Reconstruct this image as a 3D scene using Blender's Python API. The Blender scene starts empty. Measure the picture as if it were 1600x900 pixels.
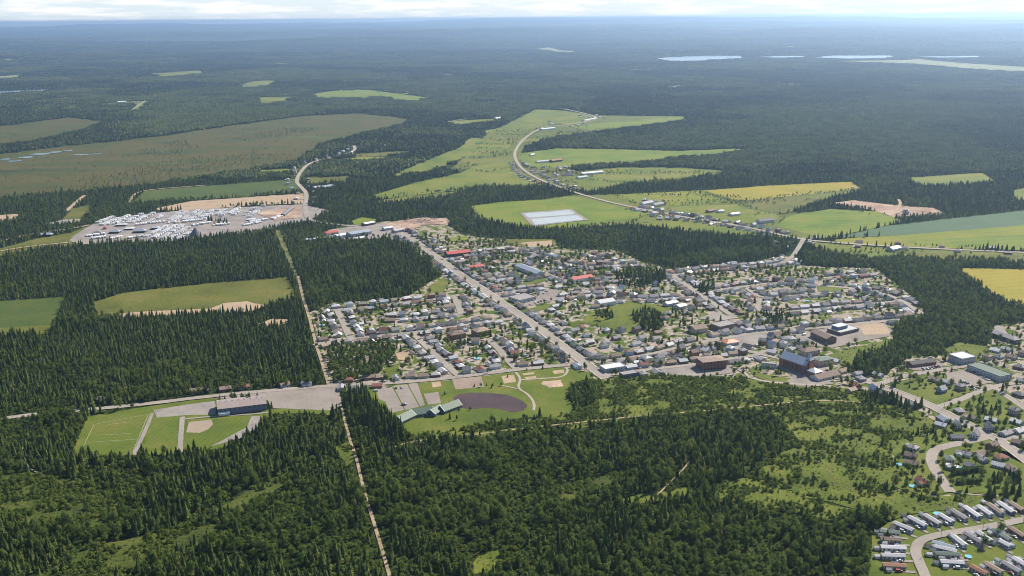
import bpy, bmesh, math, random
import numpy as np
from mathutils import Matrix, Vector

random.seed(7)
RNG = np.random.default_rng(11)
SC = bpy.context.scene
COL = SC.collection
R = math.radians

# ------------------------------------------------------------------ camera
H = 400.0                                   # height of the aircraft above the plain, metres
FPX = 1570.0                                # focal length in pixels of a 1600 x 900 frame
PITCH, ROLL = 15.04, -0.5
cam_d = bpy.data.cameras.new('camera')
cam_d.sensor_width = 36.0
cam_d.lens = 36.0 * FPX / 1600.0
cam_d.clip_start = 1.0
cam_d.clip_end = 120000.0
cam = bpy.data.objects.new('camera', cam_d)
COL.objects.link(cam)
CAM_M = Matrix.Translation((0, 0, H)) @ Matrix.Rotation(R(90 - PITCH), 4, 'X') @ Matrix.Rotation(R(ROLL), 4, 'Z')
cam.matrix_world = CAM_M
SC.camera = cam

# ------------------------------------------------------------------ sky, sun, exposure
SUN_AZ, SUN_EL = 43.0, 40.0                 # degrees clockwise from the viewing direction (+Y), and above the horizon
HAZE = 5.6e-5                               # extinction of the air per metre
world = bpy.data.worlds.new('World')
SC.world = world
world.use_nodes = True
wn, wl = world.node_tree.nodes, world.node_tree.links
wn.clear()
w_out = wn.new('ShaderNodeOutputWorld')
w_bg = wn.new('ShaderNodeBackground')
w_sky = wn.new('ShaderNodeTexSky')
w_sky.sky_type = 'NISHITA'
w_sky.sun_disc = False
w_sky.sun_elevation = R(SUN_EL)
w_sky.sun_rotation = R(SUN_AZ)
w_sky.altitude = 400
w_sky.air_density = 1.2
w_sky.dust_density = 0.1
w_sky.ozone_density = 3.0
w_bg.inputs['Strength'].default_value = 0.075
# broken cumulus, laid on a plane far above the ground and seen in perspective
w_tc = wn.new('ShaderNodeTexCoord')
w_sep = wn.new('ShaderNodeSeparateXYZ')
wl.new(w_tc.outputs['Generated'], w_sep.inputs[0])
def wmath(op, a, b=None, clamp=False):
    n = wn.new('ShaderNodeMath'); n.operation = op; n.use_clamp = clamp
    for i, v in enumerate((a, b)):
        if v is None: continue
        if isinstance(v, (int, float)): n.inputs[i].default_value = v
        else: wl.new(v, n.inputs[i])
    return n.outputs[0]
w_z = wmath('MAXIMUM', wmath('ADD', w_sep.outputs['Z'], 0.08), 0.02)
w_u = wmath('DIVIDE', w_sep.outputs['X'], w_z)
w_v = wmath('DIVIDE', w_sep.outputs['Y'], w_z)
w_cmb = wn.new('ShaderNodeCombineXYZ')
wl.new(w_u, w_cmb.inputs[0]); wl.new(w_v, w_cmb.inputs[1])
w_noise = wn.new('ShaderNodeTexNoise')
w_noise.inputs['Scale'].default_value = 1.25
w_noise.inputs['Detail'].default_value = 7.0
w_noise.inputs['Roughness'].default_value = 0.62
wl.new(w_cmb.outputs[0], w_noise.inputs['Vector'])
w_ramp = wn.new('ShaderNodeMapRange')
w_ramp.inputs['From Min'].default_value = 0.60
w_ramp.inputs['From Max'].default_value = 0.76
def wfall(top, amount):                     # amount at the horizon, fading to nothing at height top
    r = wn.new('ShaderNodeMapRange'); r.interpolation_type = 'SMOOTHSTEP'
    r.inputs['From Min'].default_value = 0.0; r.inputs['From Max'].default_value = top
    r.inputs['To Min'].default_value = amount; r.inputs['To Max'].default_value = 0.0
    wl.new(w_sep.outputs['Z'], r.inputs['Value'])
    return r.outputs[0]
wl.new(wmath('ADD', w_noise.outputs['Fac'], wfall(0.16, 0.15)), w_ramp.inputs['Value'])   # seen edge-on, the clouds close ranks
w_low = wn.new('ShaderNodeMix'); w_low.data_type = 'RGBA'                                  # whitish air low over the horizon
wl.new(wfall(0.22, 0.8), w_low.inputs['Factor'])
wl.new(w_sky.outputs[0], w_low.inputs['A']); w_low.inputs['B'].default_value = (4.9, 5.9, 6.9, 1)
w_mix = wn.new('ShaderNodeMix'); w_mix.data_type = 'RGBA'
wl.new(w_ramp.outputs[0], w_mix.inputs['Factor'])
wl.new(w_low.outputs['Result'], w_mix.inputs['A'])
w_mix.inputs['B'].default_value = (7.7, 7.6, 7.3, 1)
wl.new(w_mix.outputs['Result'], w_bg.inputs['Color'])
wl.new(w_bg.outputs[0], w_out.inputs['Surface'])

sun_d = bpy.data.lights.new('sun', 'SUN')
sun_d.energy = 5.0
sun_d.angle = R(0.53)
sun_d.color = (1.0, 0.905, 0.75)
sun = bpy.data.objects.new('sun', sun_d)
COL.objects.link(sun)
SUN_V = Vector((math.sin(R(SUN_AZ)) * math.cos(R(SUN_EL)), math.cos(R(SUN_AZ)) * math.cos(R(SUN_EL)), math.sin(R(SUN_EL))))
sun.rotation_euler = SUN_V.to_track_quat('Z', 'Y').to_euler()
sun.location = (0, 0, 900)

SC.render.engine = 'CYCLES'
SC.view_settings.view_transform = 'Standard'
SC.view_settings.look = 'None'
SC.view_settings.exposure = 1.0
SC.view_settings.gamma = 1.0
SC.view_settings.use_curve_mapping = False
SC.cycles.use_denoising = True
SC.cycles.denoising_input_passes = 'RGB_ALBEDO_NORMAL'
SC.cycles.denoising_prefilter = 'FAST'
SC.cycles.filter_width = 1.0
SC.cycles.max_bounces = 4
SC.cycles.diffuse_bounces = 2
SC.cycles.glossy_bounces = 1
SC.cycles.transmission_bounces = 2
SC.cycles.transparent_max_bounces = 4
SC.cycles.volume_bounces = 0
SC.cycles.caustics_reflective = False
SC.cycles.caustics_refractive = False

# ------------------------------------------------------------------ geometry helpers
CM = np.array(CAM_M)
CR = CM[:3, :3]
CI = np.linalg.inv(CR)

def vnoise(x, y, seed=0):
    """smooth value noise, 0..1, of arrays"""
    x = np.asarray(x, float); y = np.asarray(y, float)
    xi = np.floor(x).astype(np.int64); yi = np.floor(y).astype(np.int64)
    fx = x - xi; fy = y - yi
    fx = fx * fx * (3 - 2 * fx); fy = fy * fy * (3 - 2 * fy)
    def h(a, b):
        n = (a * 374761393 + b * 668265263 + seed * 1442695041) & 0x7fffffff
        n = ((n ^ (n >> 13)) * 1274126177) & 0x7fffffff
        return ((n ^ (n >> 16)) & 0xffff) / 65535.0
    return (h(xi, yi) * (1 - fx) + h(xi + 1, yi) * fx) * (1 - fy) + (h(xi, yi + 1) * (1 - fx) + h(xi + 1, yi + 1) * fx) * fy

def fbm(x, y, seed=0, octv=3):
    s = 0; a = 0.5; t = 0
    for o in range(octv):
        s = s + a * vnoise(x * 2 ** o, y * 2 ** o, seed + o); t += a; a *= 0.5
    return s / t

def sstep(a, b, v):
    t = np.clip((v - a) / (b - a), 0, 1)
    return t * t * (3 - 2 * t)

def px2g(p, z=0.0):
    """ground point (world metres) seen at a pixel of the 1600 x 900 photograph"""
    d = CR @ np.array([(p[0] - 800) / FPX, -(p[1] - 450) / FPX, -1.0])
    t = (z - H) / d[2] if d[2] < -0.004 else (H - z) / 0.004
    return np.array([d[0] * t, d[1] * t])

def g2px(xy, z=0.0):
    """project ground points (n x 2) to photograph pixels"""
    xy = np.asarray(xy, float).reshape(-1, 2)
    v = np.column_stack([xy, np.full(len(xy), z) - H]) @ CI.T
    d = np.minimum(v[:, 2], -1e-3)
    return np.column_stack([800 + v[:, 0] / -d * FPX, 450 - v[:, 1] / -d * FPX])

def poly_px(pts): return np.array([px2g(p) for p in pts])

def inpoly(P, poly):
    P = np.asarray(P, float); out = np.zeros(len(P), bool)
    poly = np.asarray(poly, float)
    lo = poly.min(0); hi = poly.max(0)
    m = np.where((P[:, 0] >= lo[0]) & (P[:, 0] <= hi[0]) & (P[:, 1] >= lo[1]) & (P[:, 1] <= hi[1]))[0]
    if len(m) == 0: return out
    x = P[m, 0]; y = P[m, 1]; r = np.zeros(len(m), bool)
    n = len(poly); j = n - 1
    for i in range(n):
        xi, yi = poly[i]; xj, yj = poly[j]
        if yi != yj:
            c = ((yi > y) != (yj > y)) & (x < (xj - xi) * (y - yi) / (yj - yi) + xi)
            r ^= c
        j = i
    out[m] = r
    return out

def dist_polyline(P, line):
    P = np.asarray(P, float); best = np.full(len(P), 1e12)
    for a, b in zip(line[:-1], line[1:]):
        ab = b - a; L2 = max(ab @ ab, 1e-9)
        t = np.clip(((P - a) @ ab) / L2, 0, 1)
        q = a + t[:, None] * ab
        best = np.minimum(best, ((P - q) ** 2).sum(1))
    return np.sqrt(best)

def densify(line, step, closed=False):
    pts = list(line) + ([line[0]] if closed else [])
    out = []
    for a, b in zip(pts[:-1], pts[1:]):
        n = max(1, int(np.linalg.norm(b - a) / step))
        for k in range(n): out.append(a + (b - a) * k / n)
    if not closed: out.append(pts[-1])
    return np.array(out)

def smooth_line(line, it=2):
    L = np.array(line, float)
    for _ in range(it):
        q = [L[0]]
        for a, b in zip(L[:-1], L[1:]):
            q += [a * .75 + b * .25, a * .25 + b * .75]
        q.append(L[-1]); L = np.array(q)
    return L

# far relief: the plain is flat for 8 km, then low forested hills, then ridges on the skyline
LAKE_C = [px2g((1290, 91)), px2g((330, 66))]
def relief(x, y):
    x = np.asarray(x, float); y = np.asarray(y, float)
    d = np.hypot(x, y)
    az = np.degrees(np.arctan2(x, y))
    a = sstep(7500, 15000, d)
    h = a * 170 * np.maximum(fbm(x / 2900, y / 1900, 5, 4) - 0.36, 0)
    b = sstep(14000, 24000, d)
    right = sstep(-30, 2, az)
    h = h + b * (95 + 110 * right) * (0.2 + 1.1 * fbm(x / 5200, y / 3000, 9, 4)) * 1.0
    c = sstep(27000, 41000, d)
    h = h + c * (130 + 60 * right) * (0.25 + 1.9 * np.maximum(fbm(x / 5200 + 7, y / 14000, 21, 4) - 0.28, 0))
    for c, rx, ry in ((LAKE_C[0], 4200, 900), (LAKE_C[1], 2000, 1800)):
        q = np.sqrt(((x - c[0]) / rx) ** 2 + ((y - c[1]) / ry) ** 2)
        h = h * sstep(0.9, 1.5, q)
    return np.minimum(h, 415)

# ------------------------------------------------------------------ object helpers
def link(o, parent=None):
    COL.objects.link(o)
    if parent is not None: o.parent = parent
    return o

def tag(o, label=None, cat=None, group=None, kind=None):
    if label:
        while len(label.split()) > 16 and ' the ' in label: label = label.replace(' the ', ' ', 1)
        o['label'] = label
    if cat: o['category'] = cat
    if group: o['group'] = group
    if kind: o['kind'] = kind
    return o

def mesh(name, verts, faces, mats=None, idx=None, smooth=False):
    me = bpy.data.meshes.new(name)
    me.from_pydata([tuple(map(float, v)) for v in verts], [], faces)
    for m in (mats or []): me.materials.append(m)
    if idx is not None: me.polygons.foreach_set('material_index', idx)
    if smooth: me.polygons.foreach_set('use_smooth', [True] * len(me.polygons))
    me.update()
    return me

def obj(name, me, parent=None, loc=None, rz=None):
    o = bpy.data.objects.new(name, me)
    if loc is not None: o.location = loc
    if rz is not None: o.rotation_euler = (0, 0, rz)
    return link(o, parent)

def empty(name, loc=(0, 0, 0), rz=0.0):
    o = bpy.data.objects.new(name, None)
    o.location = loc; o.rotation_euler = (0, 0, rz)
    o.empty_display_size = 1.0
    return link(o)

class MB:
    """collects boxes, prisms and tubes for one mesh"""
    def __init__(s): s.v = []; s.f = []; s.i = []
    def add(s, vs, fs, mi=0):
        b = len(s.v); s.v += [tuple(v) for v in vs]
        for f in fs: s.f.append([b + k for k in f]); s.i.append(mi)
    def box(s, x0, x1, y0, y1, z0, z1, mi=0):
        s.add([(x0, y0, z0), (x1, y0, z0), (x1, y1, z0), (x0, y1, z0), (x0, y0, z1), (x1, y0, z1), (x1, y1, z1), (x0, y1, z1)],
              [(0, 3, 2, 1), (4, 5, 6, 7), (0, 1, 5, 4), (1, 2, 6, 5), (2, 3, 7, 6), (3, 0, 4, 7)], mi)
    def cyl(s, x, y, z0, z1, r0, r1, n=8, mi=0):
        vs = []
        for z, r in ((z0, r0), (z1, r1)):
            for k in range(n):
                a = 2 * math.pi * k / n; vs.append((x + r * math.cos(a), y + r * math.sin(a), z))
        fs = [(k, (k + 1) % n, n + (k + 1) % n, n + k) for k in range(n)]
        fs += [tuple(range(n - 1, -1, -1)), tuple(range(n, 2 * n))]
        s.add(vs, fs, mi)
    def ycyl(s, x, y0, y1, z, r, n=8, mi=0):
        vs = []
        for y in (y0, y1):
            for k in range(n):
                a = 2 * math.pi * k / n; vs.append((x + r * math.cos(a), y, z + r * math.sin(a)))
        fs = [(k, n + k, n + (k + 1) % n, (k + 1) % n) for k in range(n)]
        fs += [tuple(range(n)), tuple(range(2 * n - 1, n - 1, -1))]
        s.add(vs, fs, mi)
    def mesh(s, name, mats): return mesh(name, s.v, s.f, mats, s.i)

# ------------------------------------------------------------------ materials
MATS = {}
ALB = 0.66                                  # scale of the ground and roof reflectances listed below (they were read off a sunlit picture)
def dim(c, k=None):
    k = ALB if k is None else k
    return tuple(v * (k if max(c) < 0.5 else 0.8) for v in c)
def nodes_of(name):
    m = bpy.data.materials.new(name); m.use_nodes = True
    nt = m.node_tree; nt.nodes.clear()
    out = nt.nodes.new('ShaderNodeOutputMaterial')
    return m, nt.nodes, nt.links, out

def ramp(n, stops):
    r = n.new('ShaderNodeValToRGB'); e = r.color_ramp.elements
    while len(e) > 1: e.remove(e[-1])
    e[0].position = stops[0][0]; e[0].color = (*stops[0][1], 1)
    for p, c in stops[1:]:
        k = e.new(p); k.color = (*c, 1)
    return r

def noise_node(n, l, vec, scale, detail=4, rough=0.6, dist=0.0):
    t = n.new('ShaderNodeTexNoise')
    t.inputs['Scale'].default_value = scale; t.inputs['Detail'].default_value = detail
    t.inputs['Roughness'].default_value = rough; t.inputs['Distortion'].default_value = dist
    if vec is not None: l.new(vec, t.inputs['Vector'])
    return t

def mix(n, l, a, b, fac, mode='MIX'):
    m = n.new('ShaderNodeMix'); m.data_type = 'RGBA'; m.blend_type = mode
    for k, v in (('Factor', fac), ('A', a), ('B', b)):
        if isinstance(v, (int, float)): m.inputs[k].default_value = v
        elif isinstance(v, tuple): m.inputs[k].default_value = (*v, 1)
        else: l.new(v, m.inputs[k])
    return m.outputs['Result']

def ground_mat(name, cols, scale=0.02, fine=0.4, fine_amt=0.5, rough=0.95, rows=None, rows_amt=0.25, bump=0.0, stretch=None):
    """soil, crops, lawns, paving: large soft patches of the given colours, finer mottling, optional crop rows (direction deg, spacing m)"""
    if name in MATS: return MATS[name]
    m, n, l, out = nodes_of(name)
    geo = n.new('ShaderNodeNewGeometry')
    vec = geo.outputs['Position']
    if stretch:
        mp = n.new('ShaderNodeMapping'); mp.inputs['Scale'].default_value = stretch; l.new(vec, mp.inputs['Vector']); vec2 = mp.outputs[0]
    else: vec2 = vec
    big = noise_node(n, l, vec2, scale, 5, 0.62, 0.3)
    k = len(cols)
    rp = ramp(n, [(0.32 + 0.36 * i / max(1, k - 1), dim(c)) for i, c in enumerate(cols)])
    l.new(big.outputs['Fac'], rp.inputs['Fac'])
    col = rp.outputs['Color']
    fn = noise_node(n, l, vec, fine, 4, 0.7)
    fr = n.new('ShaderNodeMapRange'); fr.inputs['From Min'].default_value = 0.3; fr.inputs['From Max'].default_value = 0.7
    fr.inputs['To Min'].default_value = 1 - fine_amt * 0.6; fr.inputs['To Max'].default_value = 1 + fine_amt * 0.6
    l.new(fn.outputs['Fac'], fr.inputs['Value'])
    col = mix(n, l, col, fr.outputs[0], 1.0, 'MULTIPLY')
    if rows:
        mp = n.new('ShaderNodeMapping'); mp.inputs['Rotation'].default_value = (0, 0, R(rows[0])); l.new(vec, mp.inputs['Vector'])
        wv = n.new('ShaderNodeTexWave'); wv.inputs['Scale'].default_value = 0.314 / rows[1]
        wv.inputs['Distortion'].default_value = 1.2; wv.inputs['Detail'].default_value = 2; wv.inputs['Detail Scale'].default_value = 0.4
        l.new(mp.outputs[0], wv.inputs['Vector'])
        wr = n.new('ShaderNodeMapRange'); wr.inputs['To Min'].default_value = 1 - rows_amt * .5; wr.inputs['To Max'].default_value = 1 + rows_amt * .5
        l.new(wv.outputs['Fac'], wr.inputs['Value'])
        col = mix(n, l, col, wr.outputs[0], 1.0, 'MULTIPLY')
    b = n.new('ShaderNodeBsdfPrincipled')
    b.inputs['Roughness'].default_value = rough
    b.inputs['Specular IOR Level'].default_value = 0.15
    l.new(col, b.inputs['Base Color'])
    if bump:
        bp = n.new('ShaderNodeBump'); bp.inputs['Strength'].default_value = 0.6; bp.inputs['Distance'].default_value = bump
        l.new(fn.outputs['Fac'], bp.inputs['Height']); l.new(bp.outputs[0], b.inputs['Normal'])
    l.new(b.outputs[0], out.inputs['Surface'])
    MATS[name] = m
    return m

def surf(name, col, rough=0.7, var=0.25, scale=0.7, metallic=0.0, spec=0.3, objrand=0.0):
    """paint, siding, shingles, brick seen from afar: base colour with weathering"""
    if name in MATS: return MATS[name]
    m, n, l, out = nodes_of(name)
    geo = n.new('ShaderNodeNewGeometry')
    nz = noise_node(n, l, geo.outputs['Position'], scale, 5, 0.65)
    mr = n.new('ShaderNodeMapRange'); mr.inputs['From Min'].default_value = 0.3; mr.inputs['From Max'].default_value = 0.7
    mr.inputs['To Min'].default_value = 1 - var; mr.inputs['To Max'].default_value = 1 + var * 0.7
    l.new(nz.outputs['Fac'], mr.inputs['Value'])
    c = mix(n, l, dim(col, 0.92), mr.outputs[0], 1.0, 'MULTIPLY')
    if objrand:
        oi = n.new('ShaderNodeObjectInfo')
        orr = n.new('ShaderNodeMapRange'); orr.inputs['To Min'].default_value = 1 - objrand; orr.inputs['To Max'].default_value = 1 + objrand
        l.new(oi.outputs['Random'], orr.inputs['Value'])
        c = mix(n, l, c, orr.outputs[0], 1.0, 'MULTIPLY')
    b = n.new('ShaderNodeBsdfPrincipled')
    l.new(c, b.inputs['Base Color'])
    b.inputs['Roughness'].default_value = rough; b.inputs['Metallic'].default_value = metallic
    b.inputs['Specular IOR Level'].default_value = spec
    l.new(b.outputs[0], out.inputs['Surface'])
    MATS[name] = m
    return m

def leaf_mat(name, stops, trans=0.25, bark=False, nscale=0.05):
    """foliage: colour differs from tree to tree and, over tens of metres, from stand to stand"""
    if name in MATS: return MATS[name]
    m, n, l, out = nodes_of(name)
    oi = n.new('ShaderNodeObjectInfo')
    geo = n.new('ShaderNodeNewGeometry')
    st = noise_node(n, l, geo.outputs['Position'], 0.006, 3, 0.6)
    cl = noise_node(n, l, geo.outputs['Position'], 0.55, 2, 0.6)
    a = n.new('ShaderNodeMath'); a.operation = 'MULTIPLY_ADD'; a.inputs[1].default_value = 0.55; l.new(oi.outputs['Random'], a.inputs[0])
    b2 = n.new('ShaderNodeMath'); b2.operation = 'MULTIPLY'; b2.inputs[1].default_value = 0.45; l.new(st.outputs['Fac'], b2.inputs[0])
    l.new(b2.outputs[0], a.inputs[2])
    rp = ramp(n, [(p, dim(c, 1.38)) for p, c in stops]); l.new(a.outputs[0], rp.inputs['Fac'])
    mr = n.new('ShaderNodeMapRange'); mr.inputs['From Min'].default_value = 0.3; mr.inputs['From Max'].default_value = 0.7
    mr.inputs['To Min'].default_value = 0.72; mr.inputs['To Max'].default_value = 1.28
    l.new(cl.outputs['Fac'], mr.inputs['Value'])
    c = mix(n, l, rp.outputs['Color'], mr.outputs[0], 1.0, 'MULTIPLY')
    d = n.new('ShaderNodeBsdfDiffuse'); l.new(c, d.inputs['Color'])
    t = n.new('ShaderNodeBsdfTranslucent'); l.new(c, t.inputs['Color'])
    ms = n.new('ShaderNodeMixShader'); ms.inputs[0].default_value = trans
    l.new(d.outputs[0], ms.inputs[1]); l.new(t.outputs[0], ms.inputs[2])
    l.new(ms.outputs[0], out.inputs['Surface'])
    MATS[name] = m
    return m

M_CONIFER = leaf_mat('conifer_needles', [(0.12, (0.022, 0.036, 0.011)), (0.42, (0.044, 0.066, 0.019)), (0.75, (0.080, 0.100, 0.028)), (0.95, (0.110, 0.112, 0.038))], 0.25)
M_LEAF = leaf_mat('broad_leaves', [(0.12, (0.046, 0.074, 0.016)), (0.5, (0.076, 0.108, 0.025)), (0.8, (0.112, 0.135, 0.036)), (0.95, (0.145, 0.125, 0.050))], 0.4)
M_BUSH = leaf_mat('bush_leaves', [(0.1, (0.052, 0.082, 0.016)), (0.5, (0.092, 0.126, 0.026)), (0.9, (0.140, 0.156, 0.038))], 0.4)
M_BARK = surf('bark', (0.09, 0.07, 0.05), 0.95)

M_WATER = None
def water_mat():
    m, n, l, out = nodes_of('lake_water')
    geo = n.new('ShaderNodeNewGeometry')
    nz = noise_node(n, l, geo.outputs['Position'], 0.25, 3, 0.6)
    bp = n.new('ShaderNodeBump'); bp.inputs['Strength'].default_value = 0.25; bp.inputs['Distance'].default_value = 0.4
    l.new(nz.outputs['Fac'], bp.inputs['Height'])
    b = n.new('ShaderNodeBsdfPrincipled')
    b.inputs['Base Color'].default_value = (0.05, 0.07, 0.09, 1); b.inputs['Roughness'].default_value = 0.08
    l.new(bp.outputs[0], b.inputs['Normal'])
    l.new(b.outputs[0], out.inputs['Surface'])
    return m
M_WATER = water_mat()
def pond_mat():
    m, n, l, out = nodes_of('pond_water')
    geo = n.new('ShaderNodeNewGeometry')
    nz = noise_node(n, l, geo.outputs['Position'], 0.05, 4, 0.6)
    rp = ramp(n, [(0.3, (0.050, 0.031, 0.028)), (0.7, (0.070, 0.045, 0.041))]); l.new(nz.outputs['Fac'], rp.inputs['Fac'])
    b = n.new('ShaderNodeBsdfPrincipled'); b.inputs['Roughness'].default_value = 0.3; b.inputs['Specular IOR Level'].default_value = 0.06
    l.new(rp.outputs[0], b.inputs['Base Color'])
    l.new(b.outputs[0], out.inputs['Surface'])
    return m
M_POND = pond_mat()
# ------------------------------------------------------------------ ground sheet (flat plain, hills, ridges on the skyline)
def forest_ground():
    m, n, l, out = nodes_of('forest_floor')
    geo = n.new('ShaderNodeNewGeometry'); P = geo.outputs['Position']
    big = noise_node(n, l, P, 0.0011, 6, 0.62, 0.4)
    mid = noise_node(n, l, P, 0.012, 5, 0.7)
    fin = noise_node(n, l, P, 0.22, 3, 0.7)
    rp = ramp(n, [(0.3, (0.010, 0.020, 0.007)), (0.47, (0.020, 0.033, 0.011)), (0.58, (0.034, 0.050, 0.015)), (0.72, (0.055, 0.070, 0.022))])
    l.new(big.outputs['Fac'], rp.inputs['Fac'])
    r2 = ramp(n, [(0.3, (0.45, 0.47, 0.45)), (0.5, (1, 1, 1)), (0.7, (1.5, 1.45, 1.35))]); l.new(mid.outputs['Fac'], r2.inputs['Fac'])
    c = mix(n, l, rp.outputs['Color'], r2.outputs['Color'], 1.0, 'MULTIPLY')
    r3 = ramp(n, [(0.3, (0.6, 0.6, 0.6)), (0.7, (1.35, 1.35, 1.35))]); l.new(fin.outputs['Fac'], r3.inputs['Fac'])
    c = mix(n, l, c, r3.outputs['Color'], 1.0, 'MULTIPLY')
    b = n.new('ShaderNodeBsdfDiffuse'); l.new(c, b.inputs['Color'])
    bp = n.new('ShaderNodeBump'); bp.inputs['Strength'].default_value = 1.0; bp.inputs['Distance'].default_value = 14.0
    l.new(mid.outputs['Fac'], bp.inputs['Height']); l.new(bp.outputs[0], b.inputs['Normal'])
    l.new(b.outputs[0], out.inputs['Surface'])
    return m

az = np.concatenate([np.arange(-180, -42, 6.0), np.arange(-42, 42, 0.25), np.arange(42, 180, 6.0)])
rr = np.concatenate([[60.0, 300.0], np.geomspace(900, 7000, 26), np.geomspace(7250, 47000, 210)])
AZ, RR = np.meshgrid(np.radians(az), rr)
gx = RR * np.sin(AZ); gy = RR * np.cos(AZ)
gz = relief(gx, gy)
nv_, na_ = len(rr), len(az)
gv = np.column_stack([gx.ravel(), gy.ravel(), gz.ravel()])
gf = []
for i in range(nv_ - 1):
    for j in range(na_):
        k = (j + 1) % na_
        gf.append((i * na_ + j, i * na_ + k, (i + 1) * na_ + k, (i + 1) * na_ + j))
gf.append(tuple(range(na_ - 1, -1, -1)))
g = obj('ground', mesh('ground', gv, gf, [forest_ground()], smooth=True))
tag(g, kind='structure')

# ------------------------------------------------------------------ sheets laid on the ground: fields, lawns, yards, water
SHEETS = [0]
CLEAR = []          # pixel polygons in which no forest grows
def sheet(name, pts, m, level=1, rough_m=0.0, clear=True, step=None, seed=0):
    w = poly_px(pts)
    dist = np.hypot(w[:, 0], w[:, 1]).mean()
    if rough_m:
        w = densify(w, step or max(6.0, rough_m * 1.3), True)
        c = w.mean(0)
        a = (fbm(w[:, 0] / (rough_m * 3), w[:, 1] / (rough_m * 3), 31 + seed) - 0.5) * 2 * rough_m
        b = (fbm(w[:, 0] / (rough_m * 3), w[:, 1] / (rough_m * 3), 57 + seed) - 0.5) * 2 * rough_m
        w = w + np.column_stack([a, b])
    elif dist > 7000:
        w = densify(w, 150, True)
    SHEETS[0] += 1
    z = (0.03 * level + 0.0035 * SHEETS[0]) * np.maximum(1, np.hypot(w[:, 0], w[:, 1]) / 1500) + relief(w[:, 0], w[:, 1])
    if dist > 7000: z = z + 3
    me = mesh(name, np.column_stack([w, z]), [list(range(len(w)))], [m])
    if me.polygons[0].normal.z < 0:
        me.flip_normals()
    o = tag(obj(name, me), kind='structure')
    if clear: CLEAR.append(np.array(pts, float))
    return o

G_crop = ground_mat('crop_green', [(0.05, 0.086, 0.014), (0.068, 0.106, 0.017), (0.09, 0.118, 0.02)], 0.012, 0.15, 0.25, rows=(12, 9), rows_amt=0.25)
G_blue = ground_mat('crop_bluish', [(0.075, 0.135, 0.070), (0.10, 0.165, 0.085)], 0.01, 0.15, 0.2, rows=(-20, 12), rows_amt=0.1)
G_hay = ground_mat('hay_meadow', [(0.09, 0.138, 0.012), (0.135, 0.178, 0.016), (0.185, 0.205, 0.024), (0.225, 0.215, 0.04)], 0.008, 0.12, 0.3, rows=(64, 22), rows_amt=0.14)
G_bright = ground_mat('bright_pasture', [(0.095, 0.16, 0.012), (0.135, 0.2, 0.014), (0.18, 0.225, 0.018), (0.2, 0.21, 0.03)], 0.01, 0.12, 0.25, rows=(80, 26), rows_amt=0.13)
G_yel = ground_mat('ripening_grain', [(0.22, 0.225, 0.018), (0.31, 0.265, 0.02), (0.37, 0.285, 0.026)], 0.007, 0.12, 0.2, rows=(75, 18), rows_amt=0.12)
G_yg = ground_mat('yellow_green_hay', [(0.135, 0.19, 0.014), (0.2, 0.225, 0.018), (0.26, 0.245, 0.026)], 0.006, 0.12, 0.22, rows=(70, 20), rows_amt=0.16)
G_bog = ground_mat('peat_bog', [(0.04, 0.05, 0.005), (0.066, 0.076, 0.008), (0.1, 0.084, 0.012), (0.056, 0.072, 0.007), (0.112, 0.112, 0.012)], 0.0035, 0.06, 0.45, stretch=(0.55, 1.5, 1))
G_olive = ground_mat('rough_pasture', [(0.085, 0.1, 0.014), (0.125, 0.136, 0.018), (0.17, 0.158, 0.032)], 0.012, 0.15, 0.4)
G_sand = ground_mat('sand', [(0.36, 0.26, 0.175), (0.48, 0.36, 0.25), (0.42, 0.30, 0.20)], 0.03, 0.3, 0.3)
G_pit = ground_mat('pit_soil', [(0.25, 0.16, 0.115), (0.42, 0.29, 0.215), (0.50, 0.38, 0.29)], 0.02, 0.2, 0.4)
G_grav = ground_mat('gravel_yard', [(0.24, 0.215, 0.20), (0.32, 0.29, 0.27), (0.38, 0.335, 0.30)], 0.03, 0.3, 0.25)
G_asph = ground_mat('worn_asphalt', [(0.25, 0.215, 0.19), (0.315, 0.275, 0.245), (0.35, 0.305, 0.27)], 0.02, 0.35, 0.22)
G_road = ground_mat('road_surface', [(0.30, 0.265, 0.235), (0.36, 0.32, 0.285), (0.40, 0.35, 0.31)], 0.02, 0.3, 0.2)
G_croad = ground_mat('country_road', [(0.36, 0.31, 0.265), (0.45, 0.39, 0.33)], 0.02, 0.3, 0.2)
G_walk = ground_mat('concrete_walk', [(0.42, 0.385, 0.345), (0.50, 0.46, 0.41)], 0.05, 0.5, 0.2)
G_worn = ground_mat('worn_grass', [(0.10, 0.12, 0.025), (0.20, 0.18, 0.06)], 0.05, 0.3, 0.4)
G_trail = ground_mat('sandy_trail', [(0.30, 0.225, 0.15), (0.44, 0.34, 0.235), (0.20, 0.17, 0.085)], 0.05, 0.25, 0.5)
G_lawn = ground_mat('lawn', [(0.075, 0.115, 0.012), (0.115, 0.155, 0.016), (0.17, 0.178, 0.032)], 0.02, 0.3, 0.3)
G_sport = ground_mat('sports_turf', [(0.085, 0.128, 0.014), (0.118, 0.158, 0.02), (0.165, 0.172, 0.034)], 0.015, 0.25, 0.22, rows=(8, 5), rows_amt=0.14)
G_mead = ground_mat('wild_meadow', [(0.065, 0.092, 0.01), (0.115, 0.15, 0.016), (0.175, 0.19, 0.028)], 0.02, 0.35, 0.6, bump=0.5)
G_brush = ground_mat('brush_floor', [(0.035, 0.055, 0.008), (0.065, 0.09, 0.013), (0.105, 0.125, 0.022)], 0.02, 0.35, 0.6, bump=0.6)
G_clay = ground_mat('infield_clay', [(0.34, 0.265, 0.205), (0.40, 0.32, 0.25)], 0.05, 0.5, 0.15)
G_court = ground_mat('court_surface', [(0.30, 0.225, 0.185), (0.36, 0.285, 0.235)], 0.05, 0.5, 0.15)
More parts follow.
